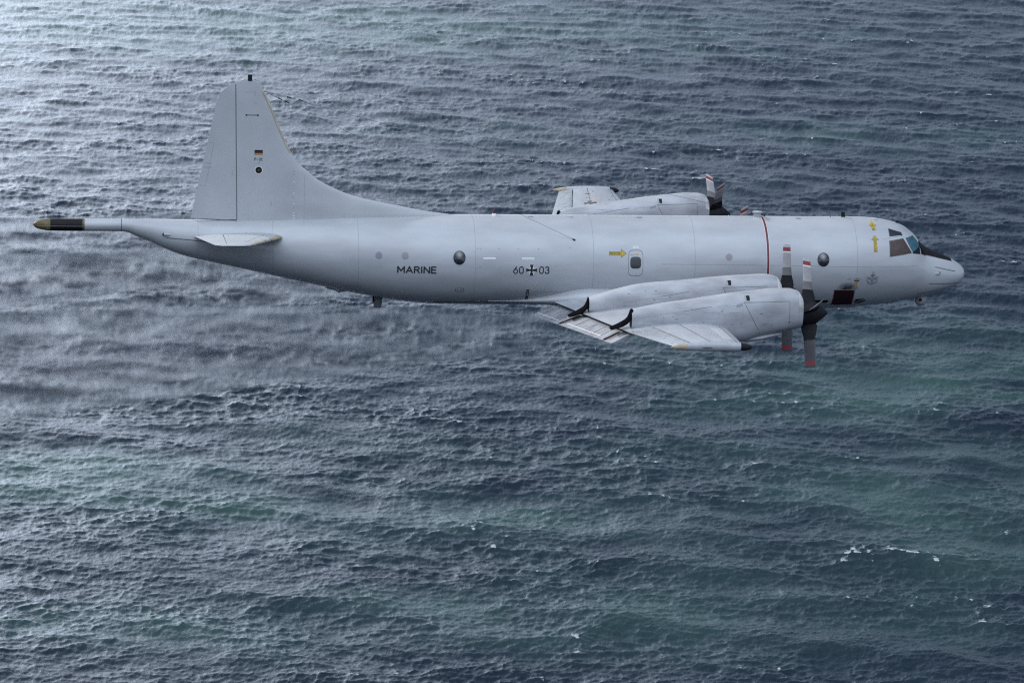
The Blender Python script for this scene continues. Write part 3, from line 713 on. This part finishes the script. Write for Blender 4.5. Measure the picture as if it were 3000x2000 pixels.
def flagf(b):
    for k, M in ((0, BLACK), (1, FLAGRED), (2, GOLD)):
        quad_patch(b, [(-9.9, 4.14-.061*(k+1)), (-9.59, 4.14-.061*(k+1)), (-9.59, 4.14-.061*k), (-9.9, 4.14-.061*k)], M, .008, fm=fnm, n=2)
part('national_flag', flagf, FIN, label='black, red and gold flag on the tail fin')
def p3(b): text_mesh(b, 'P-3C', -9.9, -9.58, 3.735, 3.85, LETTER, off=.009, fm=fnm, w=.017, gap=.5)
def p4(b): strip(b, [(-9.79, 3.66), (-9.69, 3.66)], .03, SEAML, .009, fm=fnm, seg=.2)
part('lettering', p3, FIN, label='black letters P-3C under the flag')
part('fin_marking', p4, FIN, label='tiny faint line of print under the type letters')
def badge(b):
    disc_patch(b, -9.735, 3.38, .15, .15, WHITE, .006, fm=fnm); disc_patch(b, -9.735, 3.38, .128, .128, BLACK, .010, fm=fnm)
    poly_patch(b, [(-9.82, 3.43), (-9.735, 3.39), (-9.65, 3.43), (-9.67, 3.37), (-9.71, 3.34), (-9.735, 3.30), (-9.76, 3.34), (-9.80, 3.37)], MAROON, .014, fm=fnm)
    disc_patch(b, -9.735, 3.385, .03, .03, BOOMGOLD, .018, fm=fnm, rings=2)
part('unit_badge', badge, FIN)
def hnd(b):
    strip(b, [(-10.22, 5.455), (-9.79, 5.455)], .022, BLACK, .008, fm=fnm); disc_patch(b, -10.22, 5.455, .036, .03, BLACK, .006, fm=fnm, bulge=.03); disc_patch(b, -9.79, 5.455, .036, .03, BLACK, .006, fm=fnm, bulge=.03)
part('fin_antenna', hnd, FIN)

# ---- horizontal stabilisers
def ssec(y):
    t = (y-.5)/5.9; xl = -8.72-1.62*t; xt = -12.16+.58*t; zc = .90+.80*t
    if y > 6.2: xl -= .25*((y-6.2)/.3)**2; xt += .2*((y-6.2)/.3)
    return xl, xt, zc
def sz(x, y, up):
    xl, xt, zc = ssec(y); c = xl-xt; u = min(max((xl-x)/c, 0), 1); return zc+(1 if up else -1)*foil(u, .10)*c
for s in (-1, 1):
    b = MB(); b2 = MB(); r1 = []; r2 = []
    for y in list(np.linspace(.3, 6.1, 20))+[6.2, 6.3, 6.4, 6.46, 6.5]:
        xl, xt, zc = ssec(y); c = xl-xt; sq = 1 if y < 6.4 else max(.1, 1-(y-6.4)/.11)
        us = [.68*(.5-.5*math.cos(math.pi*k/20)) for k in range(21)]
        up = [(xl-u*c, s*y, zc+foil(u, .10)*c*sq) for u in us]; lo = [(p[0], p[1], 2*zc-p[2]) for p in up]; r1.append(up[::-1]+lo[1:])
        us = [.69+.31*k/8 for k in range(9)]
        up = [(xl-u*c, s*y, zc+foil(u, .10)*c*sq+.0) for u in us]; lo = [(p[0], p[1], 2*zc-p[2]) for p in up]; r2.append(up[::-1]+lo)
    def smf(i, j):
        return FINP
    b.loft(r1, FINP); b2.loft(r2, FINP)
    sm = lambda x, y, off, s=s: (x, s*y, sz(x, y, True)+off)
    strip(b, [(-9.5, 1.2), (-10.5, 5.5)], .02, SEAML, .004, fm=sm, seg=.5); strip(b, [(-10.9, 1.2), (-10.95, 2.6)], .02, SEAML, .004, fm=sm, seg=.5)
    ST = b.build('horizontal_stabiliser', AIR, sharp=50, label='near starboard tailplane' if s < 0 else 'far port tailplane')
    b2.build('elevator', ST, sharp=50)
    b = MB()
    for y0, y1 in ((1.15, 2.9), (3.1, 3.9), (4.25, 6.1)):
        rg = []
        for y in np.linspace(y0, y1, 8):
            xl, xt, zc = ssec(y); c = xl-xt; us = [.05*(k/8)**2 for k in range(9)]
            up = [(xl-u*c+.008, s*y, zc+foil(u, .10)*c+.010) for u in us]; lo = [(p[0], p[1], 2*zc-p[2]) for p in up]; rg.append(up[::-1]+lo[1:])
        b.loft(rg, TAN, c0=False, c1=False, closed=False)
    b.build('deicer_boot', ST)

# ---- antennas and small fittings
def mush(b):
    rings = [[(9.46+w*math.cos(a), w*.75*math.sin(a), z) for a in [2*math.pi*k/32 for k in range(32)]] for z, w in ((1.62, .155), (1.85, .14))]; b.loft(rings, PAINT2)
    rings = [[(9.46+w*math.cos(a), w*.8*math.sin(a), z) for a in [2*math.pi*k/32 for k in range(32)]] for z, w in ((1.85, .17), (1.87, .195), (1.895, .195), (1.91, .15))]; b.loft(rings, PAINT2)
part('mushroom_antenna', mush, AIR)
def blade_ant(x, z0, z1, w, M, y=0, rake=0., t=.02):
    return lambda b: b.loft([[(x+dx*w+rk, y+dy*t, z) for dx, dy in ((-.5, 0), (-.2, .8), (.3, 1), (.5, 0), (.3, -1), (-.2, -.8))] for rk, z in ((0, z0), (rake, z1))], M)
part('blade_antenna', blade_ant(12.83, 1.66, 1.905, .15, BLACK, rake=-.02), AIR, label='black blade antenna on top behind the cockpit')
part('blade_antenna', blade_ant(14.93, 1.43, 1.58, .10, BLACK, rake=.02), AIR, label='tiny black blade antenna above the cockpit')
part('whip_antenna', lambda b: b.tube([(12.33, 0, 1.68), (12.30, 0, 1.83)], .014, BLACK), AIR)
part('beacon_light', lambda b: (b.tube([(-.74, 0, 1.66), (-.74, 0, 1.76)], [.09, .06], WHITE, 16), b.tube([(-.74, 0, 1.76), (-.74, 0, 1.86), (-.74, 0, 1.88)], [.045, .04, .01], FLAGRED, 16)), AIR)
for x, z in ((.62, 1.695), (2.15, 1.70), (4.8, 1.71), (11.0, 1.70), (13.98, 1.675)):
    part('roof_fitting', lambda b: b.loft([[(x+w*2.2*math.cos(a), w*math.sin(a)-.25, zz_) for a in [2*math.pi*k/16 for k in range(16)]] for w, zz_ in ((.05, z-.06), (.05, z), (.02, z+.02))], PAINT2), AIR)
part('belly_antenna', blade_ant(-5.075, -1.42, -1.94, .30, ANTG, rake=-.05, t=.03), AIR, label='grey square-cut blade hanging under the rear hull')
part('belly_antenna', blade_ant(-5.28, -1.38, -1.72, .08, BLACK, t=.02), AIR, label='small dark blade just behind the grey belly blade')
def bump(b):
    b.loft([[(x, .16*k*math.cos(a), z+.09*k*math.sin(a)) for a in [2*math.pi*j/20 for j in range(20)]] for x, z, k in ((-7.25, -1.03, .2), (-7.05, -1.11, 1), (-6.75, -1.17, 1), (-6.62, -1.25, 1.3), (-6.5, -1.24, .7), (-6.1, -1.28, .3))], PAINT)
part('belly_fairing', bump, AIR, label='low uneven fairing under the tail')
def chin(b):
    b.loft([[(x, .28*k*math.cos(a), z+.10*k*math.sin(a)) for a in [2*math.pi*j/24 for j in range(24)]] for x, z, k in ((11.4, -1.76, .2), (11.7, -1.78, 1), (13.0, -1.77, 1), (13.4, -1.76, .8), (13.6, -1.70, .1))], PAINT)
    b.loft([[(x, .50*k*math.cos(a), z+.06*k*math.sin(a)) for a in [2*math.pi*j/24 for j in range(24)]] for x, z, k in ((14.3, -1.62, .1), (14.7, -1.58, 1), (15.3, -1.42, 1), (15.75, -1.25, .6), (16.0, -1.2, .1))], PAINT)
part('belly_fairing', chin, AIR, label='shallow fairings under the forward hull')
def tur(b):
    r = .25; rings = []
    for k in range(15):
        t = -math.pi/2+math.pi*k/14; rr = max(r*math.cos(t), .004)
        rings.append([(16.07+rr*math.cos(a), rr*math.sin(a), -1.53+r*math.sin(t)) for a in [2*math.pi*j/32 for j in range(32)]])
    b.loft(rings, BALL)
T = part('camera_turret', tur, AIR)
part('turret_mount', lambda b: b.loft([[(16.05+w*math.cos(a)+dx, w*math.sin(a), z) for a in [2*math.pi*j/28 for j in range(28)]] for w, z, dx in ((.30, -1.05, .05), (.24, -1.2, 0), (.17, -1.31, -.02), (.17, -1.36, -.02))], PAINT), T)
part('sensor_lens', lambda b: b.tube([(16.0, -.17, -1.30), (16.0, -.24, -1.30)], .045, GOLD, 14), T)
def lens(b):
    b.tube([(16.0, -.22, -1.5), (16.0, -.252, -1.5)], [.07, .06], BLACK, 16)
part('sensor_lens', lens, T)
# aerial wires
def wire(p0, p1, sag=.03):
    def f(b):
        P = [Vector(p0).lerp(Vector(p1), t)-Vector((0, 0, sag*4*t*(1-t))) for t in np.linspace(0, 1, 24)]
        b.tube(P, .0055, BLACK, 6)
        for t in (.045, .068): 
            q = Vector(p0).lerp(Vector(p1), t); d = (Vector(p1)-Vector(p0)).normalized(); b.tube([q, q+d*.18], [.022, .018], BLACK, 6)
        b.tube([Vector(p1)-(Vector(p1)-Vector(p0)).normalized()*.12, Vector(p1)], [.015, .035], BLACK, 8)
    return f
a = fmap(2.21, .998, .02)
part('aerial_wire', wire((-9.58, 0, 6.36), a), AIR, label='lower wire from the fin to the near side of the hull')
part('aerial_wire', wire((-9.58, 0, 6.36), (9.78, .1, 1.72), .15), AIR, label='upper wire from the fin along to the mushroom antenna')

# ------------------------------------------------------------------ the sea
def cascade(L, N, lmin, lmax, seed, slope, wdir, spread):
    rng = np.random.default_rng(seed); k1 = 2*np.pi*np.fft.fftfreq(N, L/N)
    KX, KY = np.meshgrid(k1, k1); K = np.hypot(KX, KY); K[0, 0] = 1
    lam = 2*np.pi/K
    S = K**-4.0*np.exp(-(lam/lmax)**2)*np.exp(-(lmin/lam)**4)
    c = (KX*math.cos(wdir)+KY*math.sin(wdir))/K
    S *= spread+(1-spread)*np.clip(c, 0, 1)**4
    S[0, 0] = 0
    h0 = (rng.normal(size=(N, N))+1j*rng.normal(size=(N, N)))*np.sqrt(S)
    # random grouping
    sx = np.real(np.fft.ifft2(1j*KX*h0)); sy = np.real(np.fft.ifft2(1j*KY*h0))
    g = slope/math.sqrt((sx**2+sy**2).mean()); h0 *= g
    h = np.real(np.fft.ifft2(h0)); dx = np.real(np.fft.ifft2(-1j*KX/K*h0)); dy = np.real(np.fft.ifft2(-1j*KY/K*h0))
    jxx = np.real(np.fft.ifft2(KX*KX/K*h0)); jyy = np.real(np.fft.ifft2(KY*KY/K*h0)); jxy = np.real(np.fft.ifft2(KX*KY/K*h0))
    lamc = 1.25
    J = (1-lamc*jxx)*(1-lamc*jyy)-(lamc*jxy)**2
    return [a.astype(np.float32) for a in (h, dx*-lamc, dy*-lamc, J)], L, N
def samp(F_, L, N, X, Y_):
    fx = (X/L*N) % N; fy = (Y_/L*N) % N; ix = fx.astype(int); iy = fy.astype(int); tx = fx-ix; ty = fy-iy
    ix1 = (ix+1) % N; iy1 = (iy+1) % N
    return [(a[iy, ix]*(1-tx)+a[iy, ix1]*tx)*(1-ty)+(a[iy1, ix]*(1-tx)+a[iy1, ix1]*tx)*ty for a in F_]
WD = math.radians(-100)
C1 = cascade(230, 1024, 1.1, 4.6, 3, .125, WD, .26)
C2 = cascade(61, 1024, .28, 1.3, 11, .24, WD+.22, .22)
C3 = cascade(700, 1024, 7, 26, 5, .065, WD-.35, .2)
az0 = math.atan2(vdir[0], vdir[1])
fine = np.concatenate([np.arange(-28, -9.2, .05), np.arange(-9.2, 9.2001, .0165), np.arange(9.25, 28.01, .05)]); fine = np.radians(fine)
outer = []; a_ = 28.01; st = .05
while a_ < 179: st = min(st*1.35, 4); a_ += st; outer.append(min(a_, 179.9))
outer = np.radians(np.array(outer)); ang = np.concatenate([-outer[::-1], fine, outer])
dep = np.radians(np.concatenate([np.arange(24, 19.6, -.05), np.arange(19.6, 6.4, -.0155), np.arange(6.4, 2.5, -.03)])); rad = CAM[2]/np.tan(dep)
inner = np.array([.5, 30, 80, 120, 160, 190, 210, 230, 250, 265, 280]); rr_ = rad[-1]; far = []; st = 6
inner = inner[inner < rad[0]-1]
while rr_ < 60000: st *= 1.22; rr_ += st; far.append(rr_)
R_ = np.concatenate([inner, rad, far]); A_, RR = np.meshgrid(ang, R_)
X0 = CAM[0]+RR*np.sin(az0+A_); Y0 = CAM[1]+RR*np.cos(az0+A_)
mask = np.clip((np.radians(28)-np.abs(A_))/np.radians(7), 0, 1)*np.clip((RR-rad[0])/25, 0, 1)*np.clip((rad[-1]-RR)/(rad[-1]*.5), 0, 1)
h1, dx1, dy1, J1 = samp(*C1, X0, Y0); h2, dx2, dy2, J2 = samp(*C2, X0*.98+Y0*.17, Y0*.98-X0*.17); h3, dx3, dy3, J3 = samp(*C3, X0, Y0)
ca_, sa_ = .98, .17
gust = .82+.35*np.clip(samp(*C3, X0*.37+91, Y0*.37)[0]/1.0, -1, 1)
g1 = samp(*C3, X0*.55-33, Y0*.8+71)[0]; g1 = .95+.30*np.clip(g1/np.std(g1), -1.6, 2); gust = gust*(.75+.3*g1)
dx1, dy1, h1 = dx1*g1, dy1*g1, h1*g1
X = X0+mask*(dx1+dx3+gust*(dx2*ca_-dy2*sa_)); Yv = Y0+mask*(dy1+dy3+gust*(dy2*ca_+dx2*sa_)); Z = mask*(h1+h3+gust*h2)
# colour patches: paler turquoise water over sand and stirred-up silt
KS = CAM[2]/106.8
def blob(cx, cy, rx, ry, rot=0.):
    cx, cy, rx, ry = CAM[0]+(cx-CAM[0])*KS, CAM[1]+(cy-CAM[1])*KS, rx*KS, ry*KS
    c, s_ = math.cos(rot), math.sin(rot); u_ = ((X0-cx)*c+(Y0-cy)*s_)/rx; w_ = (-(X0-cx)*s_+(Y0-cy)*c)/ry
    return np.exp(-(u_*u_+w_*w_))
n3 = samp(*C3, X0*.6+17, Y0*.6-40)[0]; n3 = n3/np.std(n3)
tint = 1.5*blob(5, 665, 110, 45)+.12*blob(45, 250, 90, 60)+1.1*blob(-22, 276, 30, 14, -.1)+.75*blob(15, 258, 34, 9, -.3)+.8*blob(98, 322, 34, 36)+.55*blob(85, 250, 40, 32)+.5*blob(135, 520, 30, 18)+.5*blob(-8, 215, 30, 14)+.25*blob(60, 520, 30, 16)+.4*blob(45,215,40,12)
tint = np.clip(tint*(.8+.28*n3)+.03*n3, 0, 1.2)
inn = (mask > .9) & (np.abs(A_) < np.radians(9.5)); JJ = (J1-1)*g1+(samp(*C3, X0, Y0)[3]-1)*.9
qa, qb = np.quantile(JJ[inn][::37], .0007), np.quantile(JJ[inn][::37], .0065)
foam = np.clip((qb-JJ)/(qb-qa), 0, 1.2)
for d_, k_ in ((.5, .95), (1.0, .9), (1.6, .8), (2.3, .65)):      # foam left behind on the windward side of a crest
    Xs, Ys = X0+d_*math.cos(WD)*1., Y0+d_*math.sin(WD)
    J_ = (samp([C1[0][3]], C1[1], C1[2], Xs, Ys)[0]-1)*g1+(samp([C3[0][3]], C3[1], C3[2], Xs, Ys)[0]-1)*.9
    foam = np.maximum(foam, k_*np.clip((qb-J_)/(qb-qa), 0, 1.1))
J2s = (J2-1)*gust+(J1-1)*.6; q2a, q2b = np.quantile(J2s[inn][::37], .0008), np.quantile(J2s[inn][::37], .010)
foam = np.maximum(foam, .75*np.clip((q2b-J2s)/(q2b-q2a), 0, 1))
foam = np.clip(foam, 0, 1.2)*mask
nR, nC = X.shape
me = bpy.data.meshes.new('sea')
V = np.stack([X, Yv, Z], -1).reshape(-1, 3).astype(np.float32)
i = np.arange(nR-1)[:, None]*nC; j = np.arange(nC)[None, :]; j1 = (j+1) % nC
Q = np.stack([i+j, i+nC+j, i+nC+j1, i+j1], -1).reshape(-1, 4).astype(np.int32)
# orientation: make normals point up
me.vertices.add(len(V)); me.vertices.foreach_set('co', V.ravel())
me.loops.add(Q.size); me.loops.foreach_set('vertex_index', Q.ravel())
me.polygons.add(len(Q)); me.polygons.foreach_set('loop_start', np.arange(0, Q.size, 4, dtype=np.int32))
me.update(calc_edges=True)
if me.polygons[len(Q)//2].normal.z < 0: me.flip_normals()
me.polygons.foreach_set('use_smooth', np.ones(len(Q), dtype=bool))
for nm_, arr in (('tint', tint), ('foam', foam), ('open', 1-mask)):
    at = me.attributes.new(nm_, 'FLOAT', 'POINT'); at.data.foreach_set('value', arr.ravel().astype(np.float32))
SEA = bpy.data.objects.new('sea', me); col.objects.link(SEA); SEA['kind'] = 'structure'
M = bpy.data.materials.new('sea_water'); M.use_nodes = True; n, l = M.node_tree.nodes, M.node_tree.links
pb = n['Principled BSDF']; pb.inputs['IOR'].default_value = 1.333
def node(t, **k):
    o = n.new(t)
    for a, v_ in k.items(): setattr(o, a, v_)
    return o
at = node('ShaderNodeAttribute', attribute_name='tint'); af = node('ShaderNodeAttribute', attribute_name='foam')
mx = node('ShaderNodeMix', data_type='RGBA'); mx.inputs[6].default_value = (.007, .014, .026, 1); mx.inputs[7].default_value = (.031, .066, .063, 1); l.new(at.outputs['Fac'], mx.inputs[0])
geo = node('ShaderNodeNewGeometry')
mp = node('ShaderNodeMapping'); mp.inputs['Rotation'].default_value = (0, 0, math.radians(8)); mp.inputs['Scale'].default_value = (1, 1.5, 1); l.new(geo.outputs['Position'], mp.inputs[0])
no = node('ShaderNodeTexNoise'); no.inputs['Scale'].default_value = 1.3; no.inputs['Detail'].default_value = 7; no.inputs['Roughness'].default_value = .7; no.inputs['Distortion'].default_value = .6; l.new(mp.outputs[0], no.inputs['Vector'])
ma = node('ShaderNodeMath', operation='MULTIPLY_ADD'); l.new(no.outputs[0], ma.inputs[0]); ma.inputs[1].default_value = 2.2; ma.inputs[2].default_value = -1.35
ad = node('ShaderNodeMath', operation='ADD'); l.new(ma.outputs[0], ad.inputs[0]); l.new(af.outputs['Fac'], ad.inputs[1])
mr = node('ShaderNodeMapRange'); mr.inputs[1].default_value = .35; mr.inputs[2].default_value = .8; l.new(ad.outputs[0], mr.inputs[0])
gt = node('ShaderNodeMath', operation='MULTIPLY', use_clamp=True); l.new(mr.outputs[0], gt.inputs[0]); g2 = node('ShaderNodeMath', operation='MULTIPLY', use_clamp=True); l.new(af.outputs['Fac'], g2.inputs[0]); g2.inputs[1].default_value = 4; l.new(g2.outputs[0], gt.inputs[1])
mf_ = node('ShaderNodeMix', data_type='RGBA'); l.new(gt.outputs[0], mf_.inputs[0]); l.new(mx.outputs[2], mf_.inputs[6]); mf_.inputs[7].default_value = (.36, .40, .42, 1)
l.new(mf_.outputs[2], pb.inputs['Base Color'])
mr2 = node('ShaderNodeMapRange'); mr2.inputs[3].default_value = .16; mr2.inputs[4].default_value = .6; l.new(gt.outputs[0], mr2.inputs[0]); l.new(mr2.outputs[0], pb.inputs['Roughness'])
n2 = node('ShaderNodeTexNoise'); n2.inputs['Scale'].default_value = 3.2; n2.inputs['Detail'].default_value = 4; n2.inputs['Roughness'].default_value = .65; l.new(mp.outputs[0], n2.inputs['Vector'])
bp = node('ShaderNodeBump'); bp.inputs['Strength'].default_value = 1; bp.inputs['Distance'].default_value = .045; l.new(n2.outputs[0], bp.inputs['Height']); ao = node('ShaderNodeAttribute', attribute_name='open')     # beyond the modelled waves the same chop is carried by relief
n4 = node('ShaderNodeTexNoise'); n4.inputs['Scale'].default_value = .32; n4.inputs['Detail'].default_value = 6; n4.inputs['Roughness'].default_value = .6; l.new(mp.outputs[0], n4.inputs['Vector'])
mo = node('ShaderNodeMath', operation='MULTIPLY'); l.new(n4.outputs[0], mo.inputs[0]); l.new(ao.outputs['Fac'], mo.inputs[1])
b4 = node('ShaderNodeBump'); b4.inputs['Strength'].default_value = 1; b4.inputs['Distance'].default_value = 1.6; l.new(mo.outputs[0], b4.inputs['Height']); l.new(b4.outputs[0], bp.inputs['Normal'])
l.new(bp.outputs[0], pb.inputs['Normal'])
me.materials.append(M)

# ------------------------------------------------------------------ hot exhaust trailing from the four engines
HZ = bpy.data.materials.new('exhaust_haze'); HZ.use_nodes = True; n, l = HZ.node_tree.nodes, HZ.node_tree.links
n.remove(n['Principled BSDF']); out = n['Material Output']
def mth(op, a, b_=None, c=None, clamp=False):
    o = node('ShaderNodeMath', operation=op, use_clamp=clamp)
    for i_, q in enumerate((a, b_, c)):
        if q is None: continue
        if isinstance(q, (int, float)): o.inputs[i_].default_value = q
        else: l.new(q, o.inputs[i_])
    return o.outputs[0]
def rng_(v_, a, b_, c, d, it='LINEAR'):
    o = node('ShaderNodeMapRange', interpolation_type=it)
    for i_, q in enumerate((a, b_, c, d)): o.inputs[i_+1].default_value = q
    l.new(v_, o.inputs[0]); return o.outputs[0]
tc = node('ShaderNodeTexCoord'); sx = node('ShaderNodeSeparateXYZ'); l.new(tc.outputs['Object'], sx.inputs[0])
L_ = mth('MAXIMUM', mth('MULTIPLY', sx.outputs[0], -1.), 0.)
zc_ = mth('ADD', mth('MULTIPLY', L_, -.05), mth('MULTIPLY', mth('MULTIPLY', L_, L_), -.0012))
rr2 = mth('MULTIPLY_ADD', mth('POWER', mth('DIVIDE', L_, 20.), .7), 1.5, .25)
dz_ = mth('SUBTRACT', sx.outputs[2], zc_)
rad_ = mth('DIVIDE', mth('SQRT', mth('ADD', mth('MULTIPLY', dz_, dz_), mth('MULTIPLY', sx.outputs[1], sx.outputs[1]))), rr2)
core = rng_(rad_, .95, .15, 0, 1, 'SMOOTHSTEP')
mp = node('ShaderNodeMapping'); mp.inputs['Scale'].default_value = (.20, .9, 1.5); l.new(tc.outputs['Object'], mp.inputs[0])
no = node('ShaderNodeTexNoise'); no.inputs['Scale'].default_value = 1.; no.inputs['Detail'].default_value = 3; l.new(mp.outputs[0], no.inputs['Vector'])
dens = mth('MULTIPLY', rng_(no.outputs[0], .36, .66, .02, .36), mth('MULTIPLY', core, rng_(L_, 1., 9., 0, 1, 'SMOOTHSTEP')))
vs = node('ShaderNodeVolumePrincipled'); vs.inputs['Color'].default_value = (.27, .29, .34, 1); vs.inputs['Anisotropy'].default_value = .1
l.new(dens, vs.inputs['Density']); l.new(vs.outputs[0], out.inputs['Volume'])
rf = node('ShaderNodeBsdfRefraction'); rf.inputs['IOR'].default_value = 1.0006; rf.inputs['Roughness'].default_value = .6
tr = node('ShaderNodeBsdfTransparent'); lw = node('ShaderNodeLayerWeight'); lw.inputs[0].default_value = .5
soft = rng_(lw.outputs['Facing'], .92, .25, 0, 1, 'SMOOTHSTEP')
fac = mth('MULTIPLY', mth('MULTIPLY', soft, rng_(no.outputs[0], .36, .50, .35, 1)), rng_(L_, 1.5, 4., 0, 1, 'SMOOTHSTEP'), clamp=True)
ms = node('ShaderNodeMixShader'); l.new(fac, ms.inputs[0]); l.new(tr.outputs[0], ms.inputs[1]); l.new(rf.outputs[0], ms.inputs[2]); l.new(ms.outputs[0], out.inputs['Surface'])
for (y, xs0, zs0, lab) in ((-9.6, 2.3, -.62, 'blurry grey exhaust trail behind the outer near engine'), (-4.9, .75, -1.35, 'blurry grey exhaust trail behind the inner near engine'), (4.9, 1.45, -1.12, 'blurry grey exhaust trail behind the inner far engine'), (9.6, 2.3, -.62, 'blurry grey exhaust trail behind the outer far engine')):
    b = MB(); rg = []
    for t in np.linspace(0, 1, 90):
        q = 32*t**1.2; r = .25+1.5*(q/20)**.7
        rg.append([(-q, r*math.cos(a), -.05*q-.0012*q*q+r*math.sin(a)) for a in [2*math.pi*k/48 for k in range(48)]])
    b.loft(rg, HZ); o = b.build('exhaust_haze', None, sharp=180, kind='stuff', label=lab); o.location = (xs0, y, H+zs0); o['category'] = 'exhaust haze'; o['group'] = 'exhaust trails behind the engines'
# soot stain on the hull above the bay panel: a soft-edged patch of grime
ST = bpy.data.materials.new('soot_stain'); ST.use_nodes = True; n, l = ST.node_tree.nodes, ST.node_tree.links
pb = n['Principled BSDF']; pb.inputs['Base Color'].default_value = (.02, .02, .025, 1); pb.inputs['Roughness'].default_value = .7
tc = node('ShaderNodeTexCoord'); mp = node('ShaderNodeMapping'); mp.inputs['Location'].default_value = (-12.78*2.2, 0, .78*3.4); mp.inputs['Scale'].default_value = (2.2, 0, 3.4); l.new(tc.outputs['Object'], mp.inputs[0])
gr = node('ShaderNodeTexGradient', gradient_type='SPHERICAL'); l.new(mp.outputs[0], gr.inputs[0])
no = node('ShaderNodeTexNoise'); no.inputs['Scale'].default_value = 6; l.new(tc.outputs['Object'], no.inputs['Vector'])
mm = node('ShaderNodeMath', operation='MULTIPLY', use_clamp=True); l.new(gr.outputs[0], mm.inputs[0]); m2 = node('ShaderNodeMath', operation='MULTIPLY_ADD'); l.new(no.outputs[0], m2.inputs[0]); m2.inputs[1].default_value = 1.6; m2.inputs[2].default_value = .1; l.new(m2.outputs[0], mm.inputs[1])
l.new(mm.outputs[0], pb.inputs['Alpha'])
part('soot_stain', lambda b: quad_patch(b, [(12.25, -.82), (13.25, -.82), (13.25, -.48), (12.25, -.48)], ST, .005, n=6))
